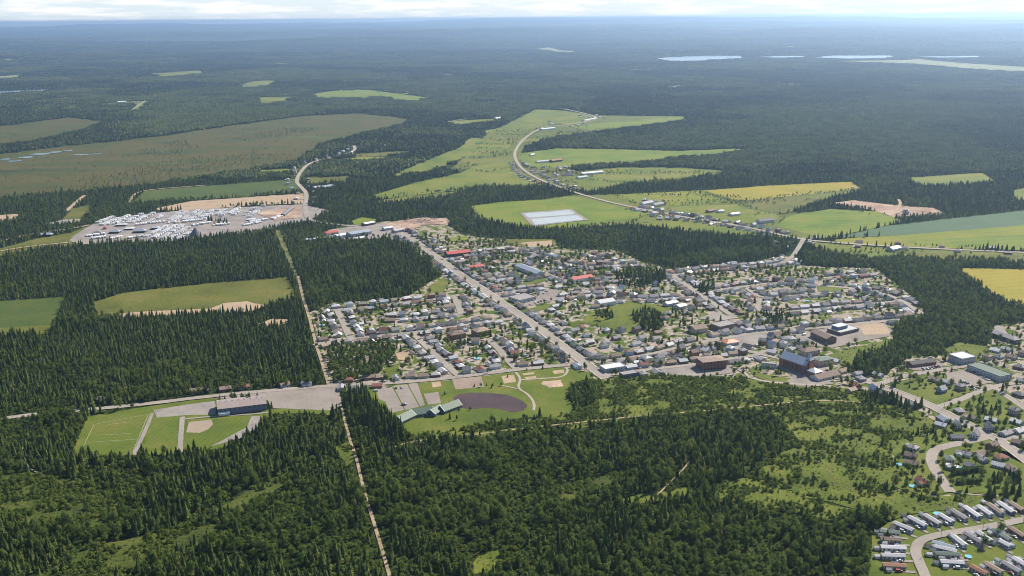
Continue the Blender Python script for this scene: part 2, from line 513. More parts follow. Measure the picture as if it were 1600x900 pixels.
G_pale = ground_mat('far_pale_field', [(0.20, 0.24, 0.10), (0.30, 0.31, 0.15)], 0.004, 0.03, 0.2)
def town_ground():
    """yards of a small town: lawn, bare gravel and paved corners in patches of a few metres"""
    m, n, l, out = nodes_of('town_yards')
    geo = n.new('ShaderNodeNewGeometry'); P = geo.outputs['Position']
    a = noise_node(n, l, P, 0.055, 4, 0.62, 0.5); b = noise_node(n, l, P, 0.35, 4, 0.7); c0 = noise_node(n, l, P, 0.02, 3)
    gr = ramp(n, [(0.3, (0.046, 0.080, 0.015)), (0.55, (0.074, 0.106, 0.021)), (0.75, (0.118, 0.122, 0.042))]); l.new(c0.outputs['Fac'], gr.inputs['Fac'])
    be = ramp(n, [(0.3, (0.20, 0.168, 0.14)), (0.7, (0.34, 0.29, 0.245))]); l.new(b.outputs['Fac'], be.inputs['Fac'])
    k = n.new('ShaderNodeMapRange'); k.inputs['From Min'].default_value = 0.46; k.inputs['From Max'].default_value = 0.52
    l.new(a.outputs['Fac'], k.inputs['Value'])
    c = mix(n, l, gr.outputs[0], be.outputs[0], k.outputs[0])
    mr = n.new('ShaderNodeMapRange'); mr.inputs['From Min'].default_value = .3; mr.inputs['From Max'].default_value = .7
    mr.inputs['To Min'].default_value = .75; mr.inputs['To Max'].default_value = 1.25; l.new(b.outputs['Fac'], mr.inputs['Value'])
    c = mix(n, l, c, mr.outputs[0], 1.0, 'MULTIPLY')
    d = n.new('ShaderNodeBsdfDiffuse'); l.new(c, d.inputs['Color']); l.new(d.outputs[0], out.inputs['Surface'])
    return m
G_town = town_ground()

TOWN = [(484,488),(520,473),(585,469),(640,462),(672,440),(690,432),(668,408),(640,384),(600,370),(560,372),(505,372),(512,360),(545,352),(600,346),(700,340),(700,352),(720,366),(760,372),(800,374),(868,374),(872,388),(905,390),(960,390),(1000,408),(1050,420),(1110,413),(1170,412),(1205,402),(1236,400),(1250,414),(1290,417),(1370,419),(1395,440),(1425,462),(1447,492),(1398,506),(1396,530),(1330,545),(1302,560),(1325,580),(1370,592),(1400,574),(1415,556),(1465,556),(1500,548),(1545,540),(1560,505),(1760,500),(1760,770),(1600,765),(1500,775),(1470,780),(1400,765),(1390,700),(1470,668),(1430,640),(1370,608),(1330,614),(1290,606),(1180,598),(1150,590),(1040,585),(935,594),(880,582),(720,599),(518,612),(500,545)]
sheet('town_yards', TOWN, G_town, 1, 4.0, clear=False)
PARK_HOMES = [(1362,832),(1395,812),(1450,798),(1600,772),(1760,752),(1760,1000),(1350,1000)]
sheet('mobile_park_yards', PARK_HOMES, G_lawn, 1, 3.0)

# fields on the plain
sheet('peat_bog', [(-200,262),(0,241),(100,229),(250,213),(400,191),(480,181),(560,177),(640,186),(628,196),(560,211),(500,226),(462,252),(440,256),(380,268),(300,279),(200,293),(100,301),(0,309),(-200,325)], G_bog, 1, 30, seed=1)
sheet('peat_bog', [(-200,205),(0,197),(60,190),(110,183),(160,190),(130,203),(60,220),(0,228),(-200,240)], G_bog, 1, 25, seed=2)
sheet('crop_field', [(207,317),(226,298),(340,289),(463,280),(468,299),(380,308),(300,312)], G_crop, 1, 0)
sheet('sand_strip', [(240,326),(300,314),(475,302),(474,318),(400,320),(300,328),(252,329)], G_sand, 1, 3)
sheet('scrub_ground', [(-60,402),(20,383),(60,372),(110,364),(135,354),(130,382),(100,385),(50,390),(-60,412)], G_olive, 1, 3)
sheet('fair_ground_lot', [(108,376),(118,366),(140,353),(165,341),(300,327),(472,319),(520,330),(475,346),(440,352),(400,362),(330,369),(280,376),(180,379),(130,382)], ground_mat('lot_gravel', [(0.24, 0.215, 0.205), (0.31, 0.28, 0.265), (0.4, 0.335, 0.285)], 0.03, 0.3, 0.25), 2, 3)
sheet('sand_clearing', [(-60,340),(0,336),(30,334),(28,342),(0,346),(-60,352)], G_sand, 1, 3)
sheet('scrub_clearing', [(95,346),(112,326),(142,320),(140,334),(120,345)], G_olive, 1, 4)
sheet('gravel_patch', [(68,350),(100,343),(130,342),(125,347),(85,350)], G_grav, 2, 2)
sheet('old_field', [(145,472),(200,456),(330,442),(450,433),(464,466),(420,476),(350,487),(260,494),(180,498),(150,491)], G_olive, 1, 5, seed=4)
sheet('dirt_strip', [(186,490),(240,486),(330,482),(348,474),(385,471),(418,478),(395,486),(345,489),(262,492),(200,497)], G_sand, 2, 4)
sheet('crop_field', [(-120,479),(0,470),(106,463),(82,514),(0,521),(-120,531)], G_crop, 1, 3)
sheet('field_margin', [(-120,523),(0,512),(82,508),(76,521),(0,525),(-120,537)], G_olive, 2, 3)
sheet('sand_clearing', [(404,506),(425,498),(452,499),(448,508),(420,511)], G_sand, 1, 3)
sheet('cut_line', [(428,360),(437,359),(470,440),(463,440)], ground_mat('cut_line_grass', [(0.10,0.13,0.03),(0.2,0.19,0.07)], 0.03, 0.3, 0.4), 1, 2)
G_farm = ground_mat('farm_grass', [(0.072, 0.098, 0.012), (0.11, 0.142, 0.016), (0.155, 0.178, 0.02), (0.195, 0.185, 0.035)], 0.006, 0.08, 0.4, stretch=(0.5, 1.2, 1))
sheet('farmland', [(700,268),(735,235),(760,210),(835,172),(930,180),(1068,182),(1070,189),(960,204),(880,213),(835,222),(815,235),(812,262),(905,268),(960,262),(1060,262),(1145,268),(1060,281),(985,287),(920,300),(850,288),(825,276),(800,252),(740,262)], G_farm, 0, 8, seed=20)
sheet('farmland', [(960,304),(1100,297),(1330,284),(1348,296),(1290,312),(1240,330),(1250,334),(1300,326),(1400,342),(1300,372),(1230,372),(1195,368),(1120,356),(1050,345),(985,350),(860,358),(800,354),(745,340),(735,322),(850,311),(895,305)], G_farm, 0, 6, seed=21)
sheet('farmland', [(1256,376),(1310,382),(1400,388),(1600,396),(1760,402),(1760,412),(1450,405),(1400,404),(1330,402),(1290,392)], G_farm, 0, 4, seed=22)
sheet('farmland', [(565,318),(640,306),(690,301),(735,297),(700,306),(640,314)], G_farm, 0, 6, seed=23)
sheet('hay_field', [(580,306),(650,285),(720,270),(735,262),(798,250),(805,262),(825,275),(850,288),(840,291),(760,293),(690,300),(640,306),(595,311)], G_hay, 1, 4)
sheet('hay_field', [(812,240),(870,232),(950,233),(1060,236),(1158,232),(1162,237),(1120,244),(1060,247),(1000,256),(940,258),(870,262),(828,264),(812,250)], G_bright, 1, 4)
sheet('hay_field', [(905,280),(960,262),(1060,262),(1140,268),(1100,274),(1060,280),(985,286),(930,292),(900,288)], G_hay, 1, 4)
sheet('hay_field', [(960,305),(1030,301),(1090,299),(1140,313),(1150,317),(1050,321),(985,314)], G_yg, 1, 3)
sheet('grain_field', [(1100,298),(1200,290),(1330,284),(1346,295),(1270,303),(1180,312),(1147,312)], G_yel, 1, 3)
sheet('hay_field', [(1040,323),(1150,319),(1180,329),(1222,336),(1202,350),(1162,350),(1100,342)], G_hay, 1, 3)
sheet('hay_field', [(1160,315),(1250,306),(1290,312),(1240,330),(1222,334),(1186,328)], G_olive, 1, 3)
sheet('lagoon_field', [(735,322),(790,315),(850,312),(895,306),(960,322),(1012,334),(990,342),(930,352),(860,357),(800,352),(750,340)], G_bright, 1, 3)
sheet('pasture', [(985,350),(1050,345),(1120,352),(1195,367),(1150,368),(1080,362)], G_hay, 1, 3)
sheet('pasture', [(1222,342),(1250,333),(1300,327),(1368,330),(1400,341),(1412,346),(1382,353),(1300,371),(1262,366),(1212,352)], G_bright, 1, 3)
sheet('bluish_crop_field', [(1300,372),(1385,353),(1480,342),(1600,329),(1760,312),(1760,333),(1600,352),(1500,360),(1400,368)], G_blue, 2, 2)
sheet('yellow_hay_field', [(1310,373),(1400,368),(1500,360),(1600,352),(1760,334),(1760,400),(1600,391),(1480,388),(1380,385),(1300,379)], G_yg, 1, 2)
sheet('green_field_strip', [(1410,378),(1500,371),(1600,367),(1760,360),(1760,399),(1600,390),(1500,388)], G_bright, 2, 2)
sheet('gravel_pit', [(1292,318),(1335,313),(1400,321),(1460,325),(1475,334),(1420,338),(1395,339),(1370,330),(1330,322)], G_pit, 2, 6)
sheet('hay_field', [(1415,278),(1535,270),(1556,284),(1475,290),(1440,289)], G_hay, 1, 3)
sheet('hay_field', [(1585,297),(1600,294),(1760,280),(1760,308),(1600,313),(1583,310)], G_hay, 1, 3)
sheet('grain_field', [(1502,419),(1600,421),(1760,424),(1760,500),(1600,478),(1578,474),(1552,461),(1530,445),(1504,431)], G_yel, 1, 5)
sheet('pasture', [(1310,386),(1392,390),(1402,403),(1378,408),(1335,402)], G_hay, 1, 3)
sheet('rough_meadow', [(1400,394),(1600,399),(1760,404),(1760,412),(1600,410),(1450,404)], G_olive, 1, 4)
sheet('far_field', [(748,206),(800,196),(835,171),(870,172),(930,180),(936,188),(890,198),(830,207),(762,209)], G_hay, 1, 4)
sheet('far_field', [(893,198),(960,190),(1065,182),(1071,188),(1000,197),(920,204)], G_bright, 1, 4)
sheet('far_field', [(490,147),(520,142),(570,140),(640,149),(672,153),(650,158),(590,152),(500,155)], G_bright, 1, 6)
sheet('far_field', [(405,152),(465,151),(440,160),(410,163)], G_hay, 1, 6)
sheet('far_field', [(372,134),(400,126),(430,126),(420,134),(390,138)], G_hay, 1, 6)
sheet('far_field', [(235,116),(310,111),(320,115),(260,121)], G_hay, 1, 10)
sheet('far_field', [(840,76),(858,75),(892,82),(900,86),(868,85)], G_pale, 1, 10)
sheet('far_field', [(695,190),(780,185),(788,188),(720,197)], G_hay, 1, 5)
sheet('far_field', [(1300,96),(1400,95),(1436,93),(1500,100),(1600,106),(1760,110),(1760,116),(1600,113),(1520,109),(1440,102),(1340,98)], G_pale, 1, 15)
sheet('far_field', [(150,162),(228,158),(233,160),(222,174),(206,173),(214,163),(160,164)], G_hay, 1, 6)
sheet('far_field', [(538,242),(612,237),(652,236),(610,244),(560,246)], G_olive, 1, 4)
sheet('far_field', [(512,251),(560,246),(642,245),(600,250),(530,253)], G_yg, 1, 3)
sheet('far_field', [(472,278),(545,275),(540,284),(484,289)], G_olive, 1, 3)
sheet('far_field', [(408,266),(455,264),(470,265),(440,272),(404,273)], G_hay, 1, 4)
sheet('far_field', [(735,215),(800,222),(797,233),(740,243),(705,252),(692,262),(668,270),(610,276),(640,262),(690,242),(720,230)], G_hay, 1, 8, seed=3)
sheet('far_field', [(812,262),(880,262),(905,268),(870,282),(835,277)], G_olive, 1, 4)
sheet('far_field', [(0,120),(30,118),(28,122),(0,124)], G_pale, 1, 8)
for k_, (x_, y_, w_, h_) in enumerate([(640,146,26,2.2),(150,97,16,1.2),(15,98,18,1.2),(700,118,30,1.6),(930,132,44,2.4),(1060,128,20,1.5),(1240,132,60,2.5),(1180,100,34,1.0),(1290,74,20,1.0),(1240,76,26,0.9),(560,86,14,1.0),(330,150,24,1.6),(260,134,30,1.4),(90,121,26,1.4),(480,128,20,1.4),(760,160,40,2.2),(1340,160,46,2.2),(1440,140,36,1.8),(1550,168,40,2.2),(820,104,50,1.6),(1000,110,40,1.4),(440,100,40,1.2)]):
    rk = random.Random(k_); q_ = [(x_ + math.cos(t_ * .9) * w_ / 2 * rk.uniform(.6, 1.1), y_ + math.sin(t_ * .9) * h_ / 2 * rk.uniform(.6, 1.1)) for t_ in range(7)]
    sheet('far_clearing', q_, (G_farm, G_olive, G_pale)[k_ % 3] if k_ % 4 else G_hay, 2, 14)
sheet('lake', [(1025,92),(1060,89),(1110,87.5),(1158,88),(1159,92),(1120,94),(1080,96),(1050,96)], M_WATER, 1, 0)
sheet('lake', [(1180,89.5),(1215,88),(1250,88),(1262,90),(1220,91)], M_WATER, 1, 0)
sheet('lake', [(1270,90.5),(1300,87.5),(1395,87.5),(1396,91),(1330,92.5)], M_WATER, 1, 0)
sheet('lake', [(1430,88.5),(1530,88),(1530,90.5),(1470,91)], M_WATER, 1, 0)
sheet('lake', [(276,68),(320,64.5),(370,63),(368,64.6),(320,67)], M_WATER, 1, 0)
sheet('lake', [(-60,146),(0,142),(75,139),(76,142),(0,147),(-60,151)], M_WATER, 1, 0)
for i, (x, y, w_, h_) in enumerate([(8,249,20,2),(40,246,25,2.5),(62,241,34,2.5),(85,238,24,2),(105,236,16,1.5),(125,242,30,1.5),(150,241,24,1.2),(20,252,30,1.5)]):
    sheet('bog_pool', [(x-w_/2,y+h_*.4),(x-w_*.2,y-h_*.3),(x+w_*.4,y-h_*.5),(x+w_/2,y+h_*.1),(x+w_*.1,y+h_*.5)], M_WATER, 3, 5, clear=False)

FARM = [np.array(p_, float) for p_ in ([(700,268),(735,235),(760,210),(835,172),(930,180),(960,204),(880,213),(835,222),(815,235),(812,262),(905,268),(960,262),(1060,262),(1145,268),(1060,281),(985,287),(920,300),(850,288),(825,276),(800,252),(740,262)], [(960,304),(1100,297),(1180,312),(1290,312),(1240,330),(1215,352),(1195,368),(1050,345),(1012,334)], [(1310,386),(1600,398),(1760,404),(1760,412),(1450,405),(1335,402)], [(640,305),(690,301),(800,290),(850,290),(760,296)])]
# foreground: sports grounds, park, meadows
sheet('street_verge', [(110,712),(138,650),(240,634),(330,622),(425,640),(520,632),(520,650),(480,645),(425,648),(410,665),(370,690),(350,700),(280,712)], G_lawn, 1, 2)
sheet('arena_forecourt', [(333,623),(400,613),(462,606),(528,600),(534,632),(520,642),(425,638),(418,626)], G_asph, 3, 1)
sheet('gravel_lot', [(240,641),(295,632),(336,627),(337,648),(291,649),(245,653)], G_grav, 3, 1)
sheet('soccer_pitch', [(118,712),(146,664),(150,650),(237,641),(207,707)], G_sport, 2, 0)
sheet('practice_pitch', [(224,700),(242,656),(294,651),(276,702)], G_sport, 2, 0)
sheet('softball_outfield', [(288,702),(291,660),(393,651),(386,668),(352,686),(320,697)], G_sport, 2, 1)
sheet('softball_infield', [(291,676),(295,660),(330,656),(333,663),(326,671),(312,677)], G_clay, 3, 0)
sheet('warning_track', [(393,651),(409,650),(404,670),(372,688),(352,692),(330,698),(352,686),(386,668)], G_grav, 4, 0)
sheet('park_lawn', [(575,608),(640,600),(700,595),(820,580),(880,574),(932,584),(925,592),(897,600),(886,618),(900,645),(865,652),(830,652),(760,662),(700,674),(645,682),(622,664),(600,640),(580,625)], G_lawn, 2, 2)
sheet('parking_lot', [(586,606),(612,604),(632,641),(610,646),(602,628),(592,624)], G_asph, 3, 0)
sheet('parking_lot', [(614,603.5),(636,601),(655,636),(634,641)], G_asph, 3, 0)
sheet('parking_lot', [(638,601),(652,599),(664,633),(657,636)], G_asph, 3, 0)
sheet('parking_lot', [(662,616),(685,613),(689,630),(669,633)], G_asph, 3, 0)
sheet('tennis_court', [(706,593),(752,588.5),(757,605),(712,609)], G_court, 3, 0)
sheet('sand_court', [(674,598),(688,596.5),(690,604),(676,606)], G_sand, 3, 0)
sheet('sand_court', [(783,588),(803,586),(806,597),(788,600)], G_sand, 3, 1)
sheet('sand_court', [(863,580),(880,578),(882,583),(866,585)], G_sand, 3, 0)
sheet('sand_court', [(816,584),(834,582),(835,585),(818,587)], G_sand, 3, 0)
sheet('sand_court', [(820,590),(837,588),(838,591),(822,593)], G_sand, 3, 0)
sheet('worn_ground', [(848,596),(876,594),(880,604),(858,606),(846,601)], G_pit, 3, 2)
sheet('pond', [(708,621),(716,617),(735,614.5),(760,614),(790,617),(806,622),(818,628),(824,634),(818,642),(806,644.5),(793,643),(780,640),(765,638),(750,638.5),(735,640),(722,638),(712,633)], M_POND, 4, 1.2, step=3)
MEADOWS = []
def meadow(pts, m=G_mead, rough_m=5, seed=0, dens=0.25):
    sheet('meadow', pts, m, 1, rough_m, clear=False, seed=seed)
    MEADOWS.append((np.array(pts, float), dens))
meadow([(860,590),(935,594),(1040,584),(1150,590),(1290,606),(1370,612),(1340,632),(1200,640),(1100,650),(960,662),(870,675),(640,694),(645,682),(760,662),(865,652),(900,645),(886,615)], G_mead, 5, 3, 0.95)
meadow([(1180,740),(1230,700),(1300,690),(1330,650),(1370,632),(1430,640),(1475,668),(1395,700),(1395,765),(1450,778),(1500,776),(1600,766),(1760,760),(1760,780),(1600,790),(1450,800),(1395,812),(1330,795),(1260,778)], G_mead, 6, 5, 0.5)
meadow([(1200,640),(1330,628),(1390,650),(1400,690),(1330,690),(1300,700),(1250,705)], G_mead, 6, 15, 0.62)
meadow([(1100,760),(1180,745),(1260,778),(1330,795),(1300,815),(1220,800),(1130,790)], G_mead, 6, 16, 0.55)
meadow([(640,720),(690,735),(760,740),(770,752),(690,752),(640,740)], G_brush, 6, 17, 0.9)
meadow([(860,770),(930,742),(990,735),(1000,745),(940,765),(880,785)], G_brush, 6, 18, 0.9)
meadow([(955,786),(1000,772),(1080,762),(1085,774),(1010,786),(960,792)], G_mead, 4, 6, 0.2)
meadow([(735,895),(748,866),(780,858),(782,880),(760,897)], G_mead, 3, 7, 0.1)
meadow([(-60,740),(60,742),(130,752),(190,790),(150,830),(60,820),(-60,812)], G_brush, 6, 8, 0.8)
meadow([(90,880),(160,850),(260,830),(330,822),(360,836),(270,862),(180,900),(100,960),(0,960)], G_brush, 6, 9, 0.7)
meadow([(330,800),(400,760),(450,738),(460,746),(420,780),(350,812)], G_brush, 5, 10, 0.6)
meadow([(520,700),(545,690),(556,715),(545,730)], G_mead, 3, 11, 0.5)
meadow([(985,520),(905,505),(925,488),(985,470),(1050,480),(1040,495),(1010,510)], G_mead, 3, 12, 0.12)
meadow([(1292,556),(1330,544),(1392,530),(1398,538),(1340,556),(1330,575),(1305,566)], G_lawn, 2, 13, 0.03)
meadow([(1470,545),(1500,535),(1560,545),(1555,556),(1490,556)], G_mead, 2, 14, 0.1)
# yards and lots of the town
for k_, q_ in enumerate(([(1372,606),(1405,596),(1470,584),(1480,600),(1530,606),(1500,620),(1455,636),(1420,620)], [(1395,700),(1470,668),(1455,640),(1540,676),(1500,690),(1450,704),(1448,722),(1480,772),(1440,775),(1395,760)], [(1460,705),(1548,686),(1600,722),(1760,800),(1760,765),(1600,765),(1500,774),(1490,766),(1462,725)], [(1460,634),(1560,606),(1640,660),(1600,700),(1560,684),(1490,650)])):
    sheet('lawn', q_, G_lawn, 1.5, 2, clear=False)
sheet('school_yard', [(1020,578),(1080,571),(1096,566),(1138,562),(1140,574),(1150,582),(1095,590),(1040,586)], G_grav, 2, 1)
sheet('church_lot', [(1195,597),(1238,588),(1212,570),(1290,556),(1300,562),(1290,584),(1302,600),(1262,605)], G_grav, 2, 1)
sheet('church_lawn', [(1165,572),(1192,585),(1236,592),(1225,597),(1200,596),(1178,588)], G_lawn, 3, 1)
sheet('school_paving', [(1235,522),(1300,512),(1352,502),(1385,506),(1392,525),(1350,533),(1300,544),(1262,540)], G_asph, 2, 1)
sheet('sandy_lot', [(1310,513),(1345,503),(1380,508),(1392,522),(1350,524),(1345,513)], G_sand, 3, 2)
sheet('vacant_lawn', [(1276,448),(1300,446),(1322,450),(1310,457),(1280,458)], G_lawn, 2, 1)
sheet('store_lot', [(826,470),(845,453),(870,452),(880,466),(830,478),(812,480)], G_asph, 2, 1)
sheet('lawn', [(812,486),(866,474),(870,480),(820,490)], G_lawn, 2, 1)
sheet('lawn', [(800,448),(850,433),(868,436),(815,448)], G_lawn, 2, 1)
sheet('bare_field', [(790,374),(866,374),(868,386),(830,388),(790,382)], G_olive, 2, 2)
sheet('sand_lot', [(812,380),(862,376),(862,384),(828,387)], G_sand, 3, 2)
sheet('corner_lot', [(1090,498),(1120,488),(1150,498),(1120,502)], G_grav, 2, 1)
sheet('street_square', [(1145,527),(1190,519),(1215,520),(1180,540),(1155,545),(1130,536)], G_grav, 2, 1)
sheet('dark block_lot', [(1412,566),(1455,558),(1478,572),(1440,580),(1418,577)], G_asph, 2, 1)
sheet('shop_lot', [(1478,584),(1528,574),(1552,598),(1510,606),(1480,595)], G_asph, 2, 1)
sheet('barrack_lot', [(1548,508),(1568,510),(1584,540),(1574,540),(1560,528)], G_grav, 2, 1)
sheet('salvage_yard', [(600,356),(610,348),(660,340),(700,342),(705,350),(660,352),(640,362)], G_pit, 3, 2)
sheet('yard', [(505,372),(530,358),(585,350),(610,350),(640,366),(600,372),(560,376)], G_grav, 2, 2)
sheet('shed_yard', [(400,333),(440,326),(470,322),(470,340),(430,345)], G_pit, 3, 2)
sheet('lawn', [(548,346),(565,340),(590,343),(580,352),(555,352)], G_bright, 3, 1)
sheet('lawn', [(695,373),(730,369),(732,376),(708,378)], G_bright, 3, 1)
sheet('lawn', [(672,446),(692,434),(706,440),(690,460),(664,462)], G_lawn, 2, 2)
sheet('sand_patch', [(618,553),(640,548),(648,556),(640,566),(622,562)], G_sand, 3, 2)
sheet('lawn', [(598,578),(622,572),(626,590),(604,594)], G_lawn, 2, 1)

# sewage lagoon: banks, two basins
LAG = [(812,333),(893,327),(919,344),(832,354)]
sheet('lagoon_bank', LAG, G_grav, 2, 0)
M_LAG = surf('lagoon_water', (0.36, 0.375, 0.35), 0.25, 0.08, 0.02)
sheet('lagoon_basin', [(818,334.5),(890,329),(899,335.2),(826.5,341)], M_LAG, 4, 0)
sheet('lagoon_basin', [(829,342.6),(901.5,336.6),(912,343.5),(836,352)], M_LAG, 4, 0)

# ------------------------------------------------------------------ roads, streets, trails
ROADS = []   # (world polyline, half width, label words, is_street)
def ribbon(name, pts, width, m, level=5, smooth=2, world=False):
    L = smooth_line(pts if world else poly_px(pts), smooth)
    L = densify(L, 12)
    t = np.gradient(L, axis=0); t /= np.maximum(np.linalg.norm(t, axis=1, keepdims=True), 1e-9)
    nrm = np.column_stack([-t[:, 1], t[:, 0]])
    d = np.hypot(L[:, 0], L[:, 1])
    w = width / 2
    z = 0.12 * level * np.maximum(1, d / 1500)
    jit = (vnoise(L[:, 0] / 9, L[:, 1] / 9, 3) - .5)[:, None] * min(1.0, width * .08)
    a = L + nrm * (w + jit); b = L - nrm * (w - jit)
    v = np.concatenate([np.column_stack([a, z]), np.column_stack([b, z])])
    n = len(L)
    me = mesh(name, v, [(n + i, n + i + 1, i + 1, i) for i in range(n - 1)], [m])
    return tag(obj(name, me), kind='structure'), L

LEV = [0]
def road(name, pts, width, m=None, street=None, walk=0, smooth=2, clear=3.0):
    """street: words that single the street out in house labels"""
    LEV[0] += 1
    lv = 5 + (LEV[0] % 12) * 0.12
    o, L = ribbon(name, pts, width, m or G_road, lv, smooth)
    if walk:
        t = np.gradient(L, axis=0); t /= np.linalg.norm(t, axis=1, keepdims=True)
        nrm = np.column_stack([-t[:, 1], t[:, 0]])
        for s in (1, -1):
            ribbon('pavement', L + nrm * s * (width / 2 + walk / 2 + .15), walk, G_walk, lv + 1.8, 0, True)
    ROADS.append((L, width / 2 + walk, street, clear)); stamp(L, width / 2 + walk + clear - 3.0)
    return L

RX0, RY0, RC, RNX, RNY = -3200.0, 400.0, 2.0, 3200, 2600
RFIELD = np.full((RNY, RNX), 99.0, np.float32)        # metres to the nearest road edge
def stamp(L, hw):
    q = densify(L, 2.0); rad = 8
    k = np.arange(-int((hw + rad) / RC) - 1, int((hw + rad) / RC) + 2)
    KX, KY = np.meshgrid(k, k)
    ix = np.round((q[:, 0] - RX0) / RC).astype(int); iy = np.round((q[:, 1] - RY0) / RC).astype(int)
    CX = (ix[:, None] + KX.ravel()[None]); CY = (iy[:, None] + KY.ravel()[None])
    D = np.hypot(CX * RC + RX0 - q[:, 0:1], CY * RC + RY0 - q[:, 1:2]) - hw
    m = (CX >= 0) & (CX < RNX) & (CY >= 0) & (CY < RNY)
    np.minimum.at(RFIELD, (CY[m], CX[m]), D[m].astype(np.float32))
def road_gap(P):
    P = np.asarray(P, float).reshape(-1, 2)
    ix = np.round((P[:, 0] - RX0) / RC).astype(int); iy = np.round((P[:, 1] - RY0) / RC).astype(int)
    m = (ix >= 0) & (ix < RNX) & (iy >= 0) & (iy < RNY)
    out = np.full(len(P), 99.0); out[m] = RFIELD[iy[m], ix[m]]
    return out

road('main_street', [(610,352),(640,372),(660,386),(690,408),(720,430),(745,446),(770,463),(800,484),(830,505),(870,535),(900,557),(932,581),(948,592)], 11, street='the diagonal main street', walk=1.6)
road('street', [(477,320),(478,345),(530,352),(600,356),(642,373)], 10, street='the road past the warehouses')
road('street', [(-140,668),(0,655),(60,647),(130,641),(220,633),(330,619),(440,609),(520,603),(600,600),(700,592),(806,578),(904,569),(922,570)], 9, street='the long street by the park')
road('street', [(520,485),(552,482),(585,480),(640,472),(700,466),(713,467)], 8, street='the back street below the dark wood')
road('street', [(708,463),(716,478),(721,492)], 9, street='the short link by the red roof')
road('street', [(604,499),(645,498),(690,493),(721,491)], 7, street='the dead-end lane inside the block')
road('street', [(527,485),(536,504),(548,531)], 9, street='the short straight street by the sand track')
road('street', [(490,540),(506,536),(552,530),(603,525),(670,517),(723,509),(765,503),(806,498)], 8, street='the cross street above the small wood')
road('street', [(645,521),(680,555),(719,590)], 9, street='the straight street down to the tennis court')
road('street', [(709,532),(735,531),(761,530),(776,542),(790,560),(807,577)], 9, street='the crescent below the two apartment blocks')
road('street', [(745,441),(780,437),(818,432)], 6, street='the lane by the grey hall')
road('street', [(768,460),(800,456),(860,448)], 6, street='the lane behind the flat store')
road('street', [(690,407),(740,398),(790,392),(823,393),(850,403),(904,418),(966,415),(1010,413)], 7, street='the upper street below the bare field')
road('street', [(915,397),(940,404),(967,414)], 6, street='the short spur by the wood')
road('street', [(812,413),(840,424),(873,434),(898,445),(965,438),(1000,436)], 7, street='the street past the red hall')
road('street', [(1052,431),(1070,444),(1089,458),(1120,478),(1150,498)], 9, street='the wide street past the tree clump')
road('street', [(1052,431),(1100,422),(1170,417),(1225,413),(1240,400),(1252,380),(1256,372)], 8, street='the street to the hill road')
road('street', [(1106,457),(1168,447),(1230,441),(1275,446),(1337,451),(1362,455),(1393,463),(1412,472),(1436,488),(1440,494),(1432,498),(1393,501),(1330,508),(1230,517),(1171,522),(1135,529),(1105,534)], 8, street='the ring street of the upper estate')
road('street', [(1165,450),(1189,467),(1230,464),(1277,458),(1317,458),(1333,451)], 7, street='the middle street of the upper estate')
road('street', [(1280,446),(1294,433),(1340,430),(1372,428)], 7, street='the top street under the tree line')
road('street', [(1189,467),(1180,485),(1207,490),(1270,484),(1310,480),(1386,473),(1409,470)], 7, street='the inner street of the upper estate')
road('street', [(930,567),(985,560),(1040,549),(1070,540),(1105,534)], 7, street='the shop street near the orange roof')
road('street', [(935,588),(973,584),(1020,577),(1060,573),(1100,568),(1135,562),(1180,557),(1196,548)], 7, street='the street behind the brick school')
road('street', [(860,470),(905,462),(960,462),(1000,470),(1060,466),(1098,462)], 6, street='the lane across the old quarter')
road('street', [(1105,534),(1150,545),(1180,552),(1215,560)], 7, street='the street to the church')
road('street', [(1300,590),(1354,597),(1372,602),(1400,591),(1433,584),(1504,573),(1535,567),(1620,556),(1740,545)], 9, street='the street past the low dark block')
road('street', [(1366,600),(1385,607),(1446,630),(1492,654),(1540,678),(1564,690),(1610,725),(1700,790)], 10, street='the wide road down the edge', walk=1.5)
road('street', [(1455,640),(1501,625),(1535,610),(1567,601),(1640,594),(1740,585)], 8, street='the side street by the big hip roof')
road('street', [(1553,606),(1580,624),(1620,652),(1700,700)], 8, street='the short street by the white roof')
road('street', [(1548,682),(1502,693),(1466,700),(1454,712),(1456,725),(1466,745),(1486,770)], 10, street='the curved dead-end street', smooth=3)
road('street', [(1556,688),(1640,676),(1740,664)], 8, street='the street under the long grey block')
road('street', [(1740,792),(1600,812),(1560,821),(1500,831),(1452,839),(1434,848),(1429,862),(1437,882),(1452,915),(1470,960)], 8, street='the mobile home park road', smooth=3)
road('lane', [(1170,590),(1200,598),(1262,602),(1300,604)], 5, G_croad)
road('lane', [(1135,570),(1160,580),(1172,591)], 4, G_croad)
road('road', [(850,199),(828,210),(812,224),(803,240),(806,252),(818,267),(842,281),(880,295),(920,308),(960,318),(1010,329),(1060,338),(1100,345),(1160,354),(1205,364),(1255,375),(1310,380),(1400,386),(1480,390),(1600,395),(1760,402)], 9, G_croad, street='the country road between the fields', clear=4)
road('road', [(850,199),(885,196),(915,191),(934,184),(920,179),(870,168)], 9, G_croad, clear=6)
road('road', [(477,320),(480,303),(470,292),(462,284),(470,268),(484,254),(525,245),(556,236),(553,228)], 10, G_croad, street='the winding road by the sand strip', clear=5)
road('road', [(690,193),(720,187),(760,183)], 7, G_croad, clear=6)
road('lane', [(202,318),(210,303),(228,297),(320,290)], 6, G_trail, clear=3)
road('lane', [(104,330),(118,318),(132,306)], 9, G_sand, clear=3)
road('lane', [(-60,408),(0,392),(60,384),(120,378)], 6, G_sand)
road('lane', [(-60,380),(0,378),(45,366),(110,358),(140,352)], 7, G_sand)
road('lane', [(205,173),(228,158)], 8, G_croad, clear=8)
road('trail', [(466,432),(472,462),(484,498),(494,540),(506,575),(514,603)], 4, G_trail)
